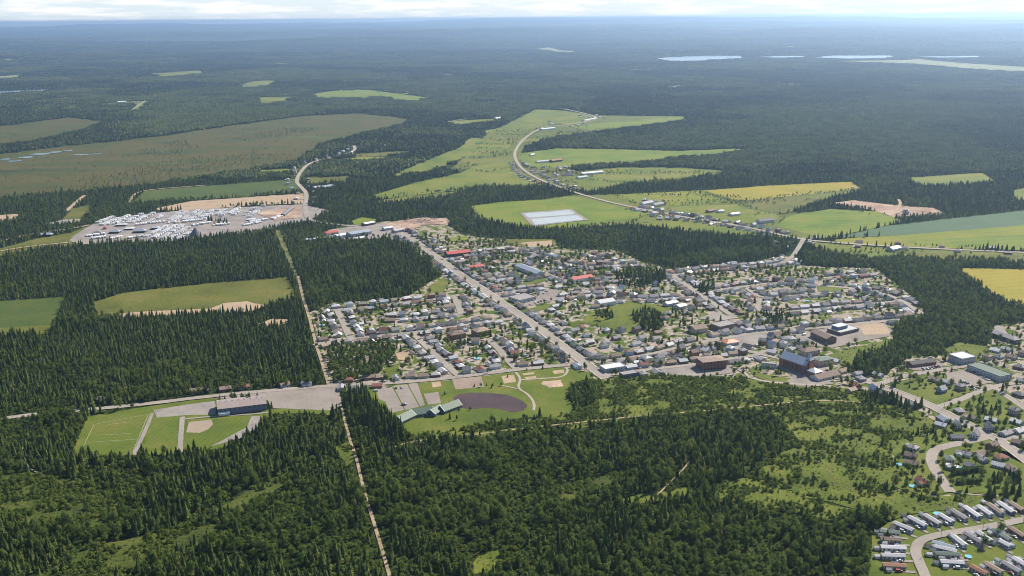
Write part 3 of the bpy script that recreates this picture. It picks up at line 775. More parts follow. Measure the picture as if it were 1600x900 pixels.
road('trail', [(532,632),(540,662),(547,690),(556,712),(562,740),(572,778),(585,820),(597,860),(610,905),(625,960)], 2.8, G_trail, clear=1.6)
road('trail', [(36,700),(40,730),(70,745),(105,760)], 1.4, G_trail, clear=1.2)
road('footpath', [(615,700),(640,691),(700,684),(760,678),(800,672),(867,665),(960,655),(1033,648),(1100,643),(1200,633),(1250,628),(1300,626),(1345,630)], 2.4, G_trail, clear=3)
road('footpath', [(1078,721),(1066,736),(1040,762),(1014,786)], 1.5, G_trail, clear=1.2)
road('footpath', [(1330,650),(1325,682),(1300,718),(1294,745),(1330,768),(1400,784)], 1.4, G_worn, clear=2)
road('footpath', [(806,582),(814,593),(808,607),(826,617),(835,630),(834,642)], 3, G_croad)
road('footpath', [(814,594),(850,592),(880,590),(888,580),(884,574)], 3, G_croad)
road('footpath', [(785,603),(808,608)], 2.4, G_croad)
road('footpath', [(285,652),(283,675),(281,712)], 5, G_grav)
road('footpath', [(238,646),(228,672),(209,712)], 4, G_grav)
road('footpath', [(285,656),(320,652),(395,648),(420,645)], 3, G_grav)
road('footpath', [(1490,770),(1520,774),(1560,776)], 2, G_croad)
road('lane', [(1393,338),(1408,320),(1404,312)], 6, G_sand)
road('lane', [(1330,292),(1346,297)], 5, G_croad)

# white lines of the soccer pitch
M_LINE = surf('line_paint', (0.44, 0.47, 0.34), 0.8, 0.1)
for a, b in (((128,703),(147,664)), ((147,664),(232,648)), ((152,681),(205,678)), ((137,692),(215,687)), ((232,648),(208,706)), ((170,664),(205,660))):
    ribbon('pitch_line', [a, b], 0.28, M_LINE, 5, 0)
# ------------------------------------------------------------------ trees
def conifer_mesh(name, h, r, seed, whorls=11, per=7, lo=False):
    rnd = random.Random(seed)
    mb = MB()
    n = 5 if lo else 7
    # the dense inner needles
    base = h * 0.10
    prof = [(base, r * 0.5), (h * .3, r * 0.58), (h * .65, r * 0.36), (h * 0.97, 0.03)]
    vs = []; off = rnd.random()
    for z, q in prof:
        for k in range(n):
            a = 2 * math.pi * (k + off) / n; qq = q * rnd.uniform(.75, 1.2)
            vs.append((qq * math.cos(a), qq * math.sin(a), z))
    fs = []
    for i in range(len(prof) - 1):
        for k in range(n): fs.append((i * n + k, i * n + (k + 1) % n, (i + 1) * n + (k + 1) % n, (i + 1) * n + k))
    mb.add(vs, fs)
    if not lo:
        for w in range(whorls):
            t = (w + rnd.uniform(-.2, .2)) / whorls
            z = base * .8 + (h * 0.97 - base) * max(t, 0)
            L = r * (1 - t) ** 0.7 * rnd.uniform(.86, 1.15) + 0.12
            m = max(4, int(per * (1 - .4 * t)))
            o = rnd.random() * 6.28
            for k in range(m):
                a = o + 6.283 * k / m + rnd.uniform(-.25, .25); l = L * rnd.uniform(.7, 1.15)
                c, s = math.cos(a), math.sin(a); wd = l * 0.36 + .12
                z0 = z + l * .16; z1 = z - l * rnd.uniform(.18, .42)
                mb.add([(0, 0, z0), (c * l * .55 - s * wd, s * l * .55 + c * wd, (z0 + z1) / 2 - .1 * l), (c * l, s * l, z1), (c * l * .55 + s * wd, s * l * .55 - c * wd, (z0 + z1) / 2 - .1 * l)], [(0, 1, 2), (0, 2, 3)])
    return mb.mesh(name, [M_CONIFER])

def broad_mesh(name, h, r, seed, leaves=330, size=0.95, m=None, lobes=7, low=0.22):
    rnd = random.Random(seed); mb = MB()
    Ls = []
    for i in range(lobes):
        a = rnd.random() * 6.28; q = r * rnd.uniform(.1, .62)
        zc = h * rnd.uniform(low + .18, .8)
        Ls.append((q * math.cos(a), q * math.sin(a), zc, r * rnd.uniform(.38, .62), h * rnd.uniform(.14, .24)))
    Ls.append((0, 0, h * .72, r * .55, h * .26)); Ls.append((0, 0, h * .45, r * .7, h * .24))
    for i in range(leaves):
        cx, cy, cz, rx, rz = Ls[i % len(Ls)]
        u = rnd.gauss(0, 1); v = rnd.gauss(0, 1); w = rnd.gauss(0, 1); d = math.sqrt(u * u + v * v + w * w) + 1e-6
        k = rnd.uniform(.72, 1.08)
        n = Vector((u / d, v / d, w / d))
        p = Vector((cx + n.x * rx * k, cy + n.y * rx * k, max(cz + n.z * rz * k, h * low * .6)))
        n = (n + Vector((rnd.gauss(0, .5), rnd.gauss(0, .5), rnd.gauss(.25, .5)))).normalized()
        t = n.orthogonal().normalized(); b = n.cross(t)
        an = rnd.random() * 6.28; t, b = t * math.cos(an) + b * math.sin(an), b * math.cos(an) - t * math.sin(an)
        s = size * rnd.uniform(.6, 1.25)
        mb.add([p - t * s * .5, p + b * s * .42 + n * s * .06, p + t * s * .5, p - b * s * .42 + n * s * .06], [(0, 1, 2, 3)])
    return mb.mesh(name, [m or M_LEAF])

def trunk_mesh(name, h, r0, limbs=True):
    mb = MB(); mb.cyl(0, 0, -0.4, h, r0, r0 * .35, 6)
    if limbs:
        for a, z, L in ((0.4, .45, .32), (2.5, .55, .3), (4.4, .62, .26)):
            p0 = Vector((0, 0, h * z)); p1 = Vector((math.cos(a) * h * L, math.sin(a) * h * L, h * (z + .28)))
            t = Vector((-math.sin(a), math.cos(a), 0)) * r0 * .4
            mb.add([p0 - t, p0 + t, p1, p0 + Vector((0, 0, r0))], [(0, 1, 2), (1, 3, 2), (3, 0, 2)])
    return mb.mesh(name, [M_BARK])

SPRUCE = [conifer_mesh('spruce_crown', h, r, 40 + i) for i, (h, r) in enumerate([(11.5, 2.6), (10, 2.5), (13, 2.8), (10.5, 3.0), (8, 2.3)])]
BROAD = [broad_mesh('leafy_crown', h, r, 60 + i, 340, 1.0) for i, (h, r) in enumerate([(11, 3.4), (9, 3.2), (13, 3.6), (10, 2.6), (8, 3.0)])]
BUSH = [broad_mesh('bush_crown', h, r, 80 + i, 110, 0.75, M_BUSH, 4, 0.05) for i, (h, r) in enumerate([(2.6, 1.8), (3.4, 1.9), (2.0, 1.6)])]
POPLAR = [conifer_mesh('columnar_crown', h, r, 95 + i, 16, 8) for i, (h, r) in enumerate([(24, 2.5), (22, 2.3), (26, 2.6)])]
TRUNK_S = trunk_mesh('trunk', 9.0, 0.22, False)
TRUNK_B = trunk_mesh('trunk', 8.0, 0.26, True)
TRUNK_H = trunk_mesh('bush_stem', 1.6, 0.08, False)

def patch_mesh(name, side, n, lo_sides, seed, mix_=0.4):
    """a plot of far-off woodland, trees side by side, for the woods kilometres away"""
    rnd = random.Random(seed); mb = MB()
    for i in range(n):
        x = rnd.uniform(-.5, .5) * side * 1.08; y = rnd.uniform(-.5, .5) * side * 1.08
        con = rnd.random() > mix_
        h = rnd.uniform(7, 13) if con else rnd.uniform(6, 11)
        r = rnd.uniform(1.8, 2.6) if con else rnd.uniform(2.6, 4.2)
        o = rnd.random() * 6
        ns = lo_sides
        if con: prof = [(0.5, r), (h * .5, r * .62), (h, .05)]
        else: prof = [(1, r * .6), (h * .5, r), (h * .82, r * .72), (h, r * .15)]
        vs = []
        for z, q in prof:
            for k in range(ns):
                a = 6.283 * (k + o) / ns; qq = q * rnd.uniform(.75, 1.25); vs.append((x + qq * math.cos(a), y + qq * math.sin(a), z * rnd.uniform(.93, 1.07)))
        fs = [(j * ns + k, j * ns + (k + 1) % ns, (j + 1) * ns + (k + 1) % ns, (j + 1) * ns + k) for j in range(len(prof) - 1) for k in range(ns)]
        fs.append(tuple((len(prof) - 1) * ns + k for k in range(ns)))
        mb.add(vs, fs, 0 if con else 1)
    return mb.mesh(name, [M_FARC, M_FARL])
M_FARC = leaf_mat('far_needles', [(0.2, (0.014, 0.024, 0.010)), (0.5, (0.030, 0.044, 0.017)), (0.8, (0.054, 0.068, 0.027))], 0.0)
M_FARL = leaf_mat('far_leaves', [(0.2, (0.038, 0.052, 0.017)), (0.5, (0.066, 0.082, 0.026)), (0.8, (0.100, 0.108, 0.038))], 0.0)
PATCH_A = [patch_mesh('woodland_plot', 24, 21, 6, 200 + i, mm) for i, mm in enumerate((0.1, 0.15, 0.4, 0.6, 0.85))]
PATCH_B = [patch_mesh('woodland_tract', 62, 125, 4, 300 + i, mm) for i, mm in enumerate((0.1, 0.2, 0.45, 0.65, 0.85))]
PATCH_C = [patch_mesh('woodland_tract_far', 150, 420, 3, 400 + i, mm) for i, mm in enumerate((0.1, 0.2, 0.45, 0.65, 0.85))]

def scatter_tree(name, pts, scl, rot, idx, protos, label, zs=None):
    """ONE object of countless plants: points that carry copies of the given crowns"""
    n = len(pts)
    me = bpy.data.meshes.new(name)
    me.vertices.add(n)
    co = np.zeros((n, 3), np.float32); co[:, :2] = pts
    if zs is not None: co[:, 2] = zs
    me.vertices.foreach_set('co', co.ravel())
    for an, ty, arr in (('tree_scale', 'FLOAT', scl), ('tree_turn', 'FLOAT', rot), ('tree_form', 'INT', idx)):
        at = me.attributes.new(an, ty, 'POINT')
        at.data.foreach_set('value', np.asarray(arr, np.int32 if ty == 'INT' else np.float32))
    for p in protos:
        for m in p.materials:
            if m.name not in [q.name for q in me.materials]: me.materials.append(m)
    o = obj(name, me)
    ng = bpy.data.node_groups.new(name + '_nodes', 'GeometryNodeTree')
    ng.interface.new_socket('Geometry', in_out='INPUT', socket_type='NodeSocketGeometry')
    ng.interface.new_socket('Geometry', in_out='OUTPUT', socket_type='NodeSocketGeometry')
    N, L = ng.nodes, ng.links
    gi = N.new('NodeGroupInput'); go = N.new('NodeGroupOutput')
    iop = N.new('GeometryNodeInstanceOnPoints')
    join = N.new('GeometryNodeJoinGeometry')
    for p in reversed(protos):
        po = bpy.data.objects.new(p.name + '_form', p)      # never linked: only the mesh is read
        oi = N.new('GeometryNodeObjectInfo'); oi.inputs['Object'].default_value = po
        oi.inputs['As Instance'].default_value = False
        gti = N.new('GeometryNodeGeometryToInstance')
        L.new(oi.outputs['Geometry'], gti.inputs[0]); L.new(gti.outputs[0], join.inputs[0])
    def attr(nm, ty):
        a = N.new('GeometryNodeInputNamedAttribute'); a.data_type = ty; a.inputs['Name'].default_value = nm
        return a.outputs['Attribute']
    L.new(gi.outputs[0], iop.inputs['Points']); L.new(join.outputs[0], iop.inputs['Instance'])
    iop.inputs['Pick Instance'].default_value = True
    L.new(attr('tree_form', 'INT'), iop.inputs['Instance Index'])
    cx = N.new('ShaderNodeCombineXYZ'); L.new(attr('tree_turn', 'FLOAT'), cx.inputs[2]); L.new(cx.outputs[0], iop.inputs['Rotation'])
    L.new(attr('tree_scale', 'FLOAT'), iop.inputs['Scale'])
    L.new(iop.outputs[0], go.inputs[0])
    md = o.modifiers.new('plants', 'NODES'); md.node_group = ng
    tag(o, label, None, None, 'stuff')
    return o

def grid_pts(d0, d1, s, halfdeg=31.0):
    xm = d1 * math.tan(R(halfdeg))
    nx = int(2 * xm / s); ny = int((d1 - d0 * .8) / s)
    X, Y = np.meshgrid(np.arange(nx) * s - xm, np.arange(ny) * s + d0 * .8)
    P = np.column_stack([X.ravel(), Y.ravel()]) + RNG.uniform(-.5, .5, (nx * ny, 2)) * s * .95
    d = P[:, 1]
    P = P[(d >= d0) & (d < d1) & (np.abs(P[:, 0]) < P[:, 1] * math.tan(R(halfdeg)) + 60)]
    return P

WOODS_IN_TOWN = [np.array(w, float) for w in (
    [(510,552),(560,541),(612,536),(618,552),(612,568),(596,576),(585,592),(522,598),(514,575)],
    [(960,428),(985,420),(1042,424),(1036,440),(1000,451),(968,447)],
    [(985,492),(1015,484),(1040,500),(1030,520),(1000,515)],
    [(1190,492),(1235,478),(1238,500),(1205,510)],
    [(930,492),(955,484),(958,498),(935,502)],
    [(888,612),(930,598),(935,630),(895,642)],
    [(1085,448),(1118,446),(1115,460),(1095,462)],
    [(645,372),(668,372),(676,410),(655,408)],
)]
def forest_mask(P, margin=0.0):
    """True where closed forest stands"""
    px = g2px(P)
    bad = np.zeros(len(P), bool)
    for c in CLEAR: bad |= inpoly(px, c)
    for c, dn in MEADOWS: bad |= inpoly(px, c)
    town = inpoly(px, np.array(TOWN, float))
    wood = np.zeros(len(P), bool)
    for w in WOODS_IN_TOWN: wood |= inpoly(px, w)
    bad |= town
    bad &= ~wood
    bad |= road_gap(P) < 3.0 + margin
    return ~bad

# where the woods are leafy rather than coniferous (pixel regions of the photograph, then soft stands)
LEAFY = [np.array(w, float) for w in (
    [(1255,395),(1400,398),(1760,405),(1760,420),(1500,420),(1505,432),(1560,475),(1760,500),(1760,540),(1545,540),(1460,556),(1400,574),(1370,590),(1325,578),(1302,560),(1396,530),(1398,506),(1447,492),(1425,462),(1370,419),(1255,414)],
    [(1250,780),(1360,790),(1395,812),(1360,835),(1350,1000),(1200,1000),(1180,850)],
    [(860,365),(900,360),(1000,365),(960,392),(900,390)],
    [(500,540),(640,530),(640,600),(510,606)], [(880,590),(940,590),(940,650),(880,650)],
    [(1050,420),(1110,412),(1240,395),(1240,380),(1120,392),(1030,412)],
    [(640,368),(700,368),(700,430),(650,410)], [(1120,640),(1330,640),(1330,690),(1200,720)],
)]
class Free(list):
    '''(world xy, radius, length, width, turn) of what stands on the ground; later things keep off it'''
    def __init__(s): s.a = np.zeros((4000, 3)); s.n = 0
    def append(s, it):
        super().append(it)
        if s.n >= len(s.a): s.a = np.concatenate([s.a, np.zeros((4000, 3))])
        s.a[s.n] = (it[0][0], it[0][1], it[1]); s.n += 1
    def pop(s): s.n -= 1; return super().pop()
FREE = Free()
# ------------------------------------------------------------------ buildings
ROOFC = {
 'grey': surf('shingle_grey', (0.26, 0.25, 0.262), .85, .25, .8, objrand=.2), 'dark grey': surf('shingle_dark', (0.15, 0.15, 0.165), .85, .25, .8, objrand=.2),
 'brown': surf('shingle_brown', (0.215, 0.158, 0.13), .85, .25, .8, objrand=.2), 'black': surf('shingle_black', (0.075, 0.075, 0.085), .85, .25, .8, objrand=.2),
 'red-brown': surf('shingle_redbrown', (0.20, 0.085, 0.065), .85, .25, .8, objrand=.2), 'light grey': surf('shingle_light', (0.44, 0.44, 0.46), .8, .2, .8, objrand=.2),
 'tan': surf('shingle_tan', (0.26, 0.20, 0.15), .85, .25, .8, objrand=.2), 'green-grey': surf('shingle_green', (0.13, 0.17, 0.14), .85, .25, .8, objrand=.15),
 'red': surf('roof_red', (0.42, 0.075, 0.065), .5, .15, .3), 'orange': surf('roof_orange', (0.62, 0.20, 0.10), .5, .15, .3), 'white': surf('roof_white', (0.72, 0.72, 0.73), .4, .1, .3),
 'silver': surf('roof_silver', (0.48, 0.52, 0.58), .5, .12, .3, .0), 'blue-grey': surf('roof_bluegrey', (0.27, 0.31, 0.36), .5, .15, .3), 'green': surf('roof_green', (0.075, 0.125, 0.095), .6, .2, .4), 'teal': surf('roof_teal', (0.17, 0.34, 0.42), .5, .2, .4),
 'pink-grey': surf('roof_pinkgrey', (0.25, 0.205, 0.195), .8, .2, .4), 'flat grey': surf('roof_flatgrey', (0.25, 0.24, 0.235), .9, .22, .3), 'rust': surf('roof_rust', (0.25, 0.11, 0.065), .7, .3, .5),
}
WALLC = {
 'white': surf('siding_white', (0.70, 0.70, 0.68), .6, .1, .5, objrand=.1), 'cream': surf('siding_cream', (0.62, 0.55, 0.43), .6, .12, .5, objrand=.1), 'beige': surf('siding_beige', (0.46, 0.38, 0.30), .7, .15, .5, objrand=.12),
 'pale grey': surf('siding_grey', (0.45, 0.46, 0.47), .6, .12, .5, objrand=.1), 'brick': surf('brick_red', (0.25, 0.12, 0.09), .9, .25, 1.2, objrand=.12), 'brown brick': surf('brick_brown', (0.22, 0.15, 0.115), .9, .25, 1.2, objrand=.12),
 'pale blue': surf('siding_blue', (0.38, 0.46, 0.55), .6, .12, .5, objrand=.1), 'purple-grey': surf('siding_purple', (0.30, 0.27, 0.34), .7, .15, .5), 'dark': surf('siding_dark', (0.10, 0.09, 0.085), .8, .2, .6),
 'slate blue': surf('siding_slate', (0.16, 0.18, 0.24), .6, .15, .5),
}
M_GLASS = surf('window_glass', (0.035, 0.045, 0.055), .12, .2, .5, 0, .6)
M_TRIM = surf('white_trim', (0.70, 0.70, 0.68), .6, .08)
M_DOOR = surf('door_paint', (0.22, 0.14, 0.10), .6, .2)
M_CONC = surf('concrete', (0.42, 0.40, 0.37), .9, .2)
M_METAL = surf('grey_metal', (0.32, 0.33, 0.34), .45, .15, .5, .5)

_mc = {}
def cached(key, fn):
    if key not in _mc: _mc[key] = fn()
    return _mc[key]

def wall_mesh(L, W, h, rise, roof, mat_, wing=None):
    mb = MB()
    def block(x0, x1, y0, y1, rs, along):
        z0 = -0.6
        vs = [(x0, y0, z0), (x1, y0, z0), (x1, y1, z0), (x0, y1, z0), (x0, y0, h), (x1, y0, h), (x1, y1, h), (x0, y1, h)]
        fs = [(0, 1, 5, 4), (1, 2, 6, 5), (2, 3, 7, 6), (3, 0, 4, 7)]
        if roof == 'gable':
            if along == 'x':
                ym = (y0 + y1) / 2; vs += [(x0, ym, h + rs), (x1, ym, h + rs)]; fs += [(4, 8, 7), (5, 6, 9)]
            else:
                xm = (x0 + x1) / 2; vs += [(xm, y0, h + rs), (xm, y1, h + rs)]; fs += [(4, 5, 8), (6, 7, 9)]
        mb.add(vs, fs)
    block(-L / 2, L / 2, -W / 2, W / 2, rise, 'x')
    if wing:
        wl_, wd, sx = wing
        block(sx - wl_ / 2, sx + wl_ / 2, -W / 2 - wd, -W / 2 + .01, rise * wl_ / W, 'y')
    return mb.mesh('wall', [mat_])

def roof_mesh(L, W, h, rise, roof, mat_, wing=None, ov=0.45, th=0.22):
    mb = MB()
    def gable(x0, x1, y0, y1, rs, along):
        if along == 'y':
            tr = lambda x, y, z: (y, x, z); a0, a1, b0, b1 = y0, y1, x0, x1
        else:
            tr = lambda x, y, z: (x, y, z); a0, a1, b0, b1 = x0, x1, y0, y1
        bm_ = (b0 + b1) / 2; half = (b1 - b0) / 2; k = rs / half
        e = h - ov * k
        P = [(a0 - ov, b0 - ov, e), (a1 + ov, b0 - ov, e), (a1 + ov, bm_, h + rs), (a0 - ov, bm_, h + rs), (a0 - ov, b1 + ov, e), (a1 + ov, b1 + ov, e)]
        vs = [tr(x, y, z + .03) for x, y, z in P] + [tr(x, y, z + th) for x, y, z in P]
        fs = [(6, 7, 8, 9), (9, 8, 11, 10), (0, 3, 2, 1), (3, 4, 5, 2), (0, 1, 7, 6), (4, 10, 11, 5), (0, 6, 9, 3), (3, 9, 10, 4), (1, 2, 8, 7), (2, 5, 11, 8)]
        if along == 'y': fs = [f[::-1] for f in fs]
        mb.add(vs, fs)
    def hip(x0, x1, y0, y1, rs):
        x0 -= ov; x1 += ov; y0 -= ov; y1 += ov; m = min((x1 - x0), (y1 - y0)) / 2
        if x1 - x0 >= y1 - y0: r = [(x0 + m, (y0 + y1) / 2), (x1 - m, (y0 + y1) / 2)]
        else: r = [((x0 + x1) / 2, y0 + m), ((x0 + x1) / 2, y1 - m)]
        e = h + .02
        vs = [(x0, y0, e), (x1, y0, e), (x1, y1, e), (x0, y1, e), (x0, y0, e + .2), (x1, y0, e + .2), (x1, y1, e + .2), (x0, y1, e + .2), (*r[0], e + rs), (*r[1], e + rs)]
        if x1 - x0 >= y1 - y0: fs = [(4, 5, 9, 8), (5, 6, 9), (6, 7, 8, 9), (7, 4, 8)]
        else: fs = [(4, 5, 8), (5, 6, 9, 8), (6, 7, 9), (7, 4, 8, 9)]
        mb.add(vs, fs + [(0, 3, 2, 1), (0, 1, 5, 4), (1, 2, 6, 5), (2, 3, 7, 6), (3, 0, 4, 7)])
    def flat(x0, x1, y0, y1):
        mb.box(x0 - .15, x1 + .15, y0 - .15, y1 + .15, h + .01, h + .30)
        for b in ((x0 - .2, x1 + .2, y0 - .2, y0 + .1), (x0 - .2, x1 + .2, y1 - .1, y1 + .2), (x0 - .2, x0 + .1, y0 + .1, y1 - .1), (x1 - .1, x1 + .2, y0 + .1, y1 - .1)):
            mb.box(*b, h + .02, h + .75)
    {'gable': lambda: gable(-L / 2, L / 2, -W / 2, W / 2, rise, 'x'), 'hip': lambda: hip(-L / 2, L / 2, -W / 2, W / 2, rise), 'flat': lambda: flat(-L / 2, L / 2, -W / 2, W / 2)}[roof]()
    if wing:
        wl_, wd, sx = wing
        if roof == 'flat': flat(sx - wl_ / 2, sx + wl_ / 2, -W / 2 - wd, -W / 2)
        else: gable(sx - wl_ / 2, sx + wl_ / 2, -W / 2 - wd, (0 if roof == 'gable' else -W * .2), rise * wl_ / W, 'y')
    return mb.mesh('roof', [mat_])

def window_mesh(w, h):
    def f():
        mb = MB()
        mb.box(-w / 2, w / 2, -.03, .03, -h / 2, h / 2, 0)
        return mb.mesh('window', [M_GLASS])
    return cached(('win', w, h), f)
def frame_mesh(w, h):
    def f():
        mb = MB(); t = .09
        mb.box(-w / 2 - t, w / 2 + t, -.05, .02, h / 2, h / 2 + t); mb.box(-w / 2 - t, w / 2 + t, -.05, .02, -h / 2 - t, -h / 2)
        mb.box(-w / 2 - t, -w / 2, -.05, .02, -h / 2, h / 2); mb.box(w / 2, w / 2 + t, -.05, .02, -h / 2, h / 2)
        return mb.mesh('frame', [M_TRIM])
    return cached(('fr', w, h), f)
def door_mesh(w, h):
    def f():
        mb = MB(); mb.box(-w / 2, w / 2, -.05, .03, 0, h, 0); return mb.mesh('door', [M_DOOR])
    return cached(('door', w, h), f)
def chimney_mesh():
    def f():
        mb = MB(); mb.box(-.35, .35, -.35, .35, -1.2, 1.1, 0); mb.box(-.42, .42, -.42, .42, 1.1, 1.25, 1); return mb.mesh('chimney', [WALLC['brick'], M_CONC])
    return cached('chim', f)

def building(name, loc, rz, L, W, h, rise, roof, wallc, roofc, label, cat, group=None, wing=None, windows=0, chimney=False, door=False, win=(1.3, 1.2), storeys=1, frames=False, big_door=False):
    root = empty(name, (loc[0], loc[1], 0.0), rz)
    tag(root, label, cat, group)
    key = (round(L, 1), round(W, 1), round(h, 1), round(rise, 1), roof, wing)
    obj('wall', cached(('w', key, wallc), lambda: wall_mesh(L, W, h, rise, roof, WALLC[wallc], wing)), root)
    rf = obj('roof', cached(('r', key, roofc), lambda: roof_mesh(L, W, h, rise, roof, ROOFC[roofc], wing)), root)
    if chimney:
        c = obj('chimney', chimney_mesh(), rf, (L * .18, 0.0, h + rise * .95))
    if windows:
        sides = [(-W / 2 - .03, 0, L, 'x'), (W / 2 + .03, math.pi, L, 'x')] + [(-L / 2 - .03, -math.pi / 2, W, 'y'), (L / 2 + .03, math.pi / 2, W, 'y')]
        for si, (off, rot, ln, ax) in enumerate(sides):
            if wing and si == 0: continue
            k = max(1, int(round(windows * (1 if ax == 'x' else W / L))))
            for st in range(storeys):
                z = (h / storeys) * (st + .55)
                for q in range(k):
                    t = (q + .5) / k * ln - ln / 2
                    if door and si == 0 and st == 0 and q == k // 2: continue
                    p = (t, off, z) if ax == 'x' else (off, t, z)
                    wo = obj('window', window_mesh(*win), root, p, rot)
                    if frames: obj('frame', frame_mesh(*win), wo)
        if door:
            obj('door', door_mesh(1.1, 2.1), root, (((windows // 2) + .5) / max(1, windows) * L - L / 2, -W / 2 - .04, 0.05), 0)
    if big_door:
        obj('door', door_mesh(3.2, min(3.2, h * .8)), root, (L * .22, -W / 2 - .04, 0.0), 0)
    FREE.append((np.array(loc[:2], float), 0.5 * math.hypot(L, W) * .92, L, W, rz))
    return root

def axis_building(name, p0, p1, W, h, rise, roof, wallc, roofc, label, cat, **kw):
    """p0, p1: pixels of the two ends of the near long wall's foot"""
    a = px2g(p0); b = px2g(p1)
    if kw.pop('swap', False): a, b = b, a
    d = b - a; L = float(np.linalg.norm(d)); t = d / L
    n = np.array([-t[1], t[0]])
    c = (a + b) / 2 + n * W / 2
    return building(name, c, math.atan2(t[1], t[0]), L, W, h, rise, roof, wallc, roofc, label, cat, **kw), c, t, n, L

def extra(root, name, mb, mats): return obj(name, mb.mesh(name, mats), root)

# -- the large and unusual buildings, each by itself
r, c, t, n, L = axis_building('arena', (341,650), (417,641), 27, 7.5, 2.2, 'gable', 'slate blue', 'pink-grey', 'long pinkish-roofed arena beside the paved forecourt and ball fields', 'arena')
mb = MB()
for k in range(9): mb.box(-L / 2 + (k + .7) * L / 9 - .25, -L / 2 + (k + .7) * L / 9 + .25, -.6, .6, 9.4, 10.2)
for k in range(6): pass
mbv = MB(); mbv.box(-.5, .5, -.5, .5, -.4, .9); mbv.box(-.65, .65, -.65, .65, .9, 1.05)
vent = mbv.mesh('roof_vent', [M_METAL])
for k in range(8): obj('roof_vent', vent, r, (-L / 2 + (k + .5) * L / 8, 1.2, 9.6))
for k in range(10): obj('window', window_mesh(2.2, 1.0), r, (-L / 2 + (k + .5) * L / 10, -13.54, 5.6))
obj('door', door_mesh(4.0, 4.2), r, (-L / 2 - .05, -4, 0), -math.pi / 2)
mb = MB(); mb.box(-2, 2, -3, 3, 0, 2.6, 0); rt = MB()
r2, *_ = axis_building('entrance_annex', (342,651.5), (359,649.5), 5.0, 3.2, 0.8, 'gable', 'white', 'white', 'small white-roofed annex against the arena corner', 'annex')

def community_centre():
    root = None
    segs = [((626,660),(642,656),13), ((646,656),(668,647),13), ((672,652),(690,648),11), ((690,650),(706,640),12)]
    a, b, w = segs[0]
    pts = [px2g(p) for p in ((632,656),(658,648),(680,646),(702,640))]
    c = (pts[0] + pts[3]) / 2
    root = empty('community_centre', (c[0], c[1], 0))
    tag(root, 'rambling green-roofed centre with pale gable trim beside the pond', 'community centre')
    for i, (p, rz, L, W, h, rs) in enumerate(((pts[0], .95, 20, 14, 3.6, 4.2), (pts[1], .35, 24, 13, 3.6, 4.0), (pts[2], 1.05, 16, 12, 3.6, 3.6), (pts[3], .80, 24, 13, 3.6, 4.4))):
        q = p - c
        w_ = obj('wall', wall_mesh(L, W, h, rs, 'gable', WALLC['slate blue']), root, (q[0], q[1], 0.02 * i), rz)
        r_ = obj('roof', roof_mesh(L, W, h, rs, 'gable', ROOFC['green']), root, (q[0], q[1], 0.02 * i), rz)
        for sx in (-1, 1):
            mb = MB()
            for sy in (-1, 1):
                mb.add([(sx * (L / 2 + .5), 0, h + rs + .35), (sx * (L / 2 + .5), sy * (W / 2 + .5), h - .05), (sx * (L / 2 + .95), sy * (W / 2 + .5), h - .05), (sx * (L / 2 + .95), 0, h + rs + .35)], [(0, 1, 2, 3), (3, 2, 1, 0)][:1])
                mb.add([(sx * (L / 2 + .95), 0, h + rs + .35), (sx * (L / 2 + .95), sy * (W / 2 + .5), h - .05), (sx * (L / 2 + .95), sy * (W / 2 + .5), h - .75), (sx * (L / 2 + .95), 0, h + rs - .55)], [(0, 1, 2, 3)])
            tr = obj('gable_trim', mb.mesh('gable_trim', [M_TRIM]), r_)
        for k in range(4): obj('window', window_mesh(1.8, 1.5), root, (q[0] + math.sin(rz) * (W / 2 + .05) + math.cos(rz) * (k - 1.5) * L / 5, q[1] - math.cos(rz) * (W / 2 + .05) + math.sin(rz) * (k - 1.5) * L / 5, 1.9), rz)
        FREE.append((np.array(p), 11.0, L, W, rz))
community_centre()

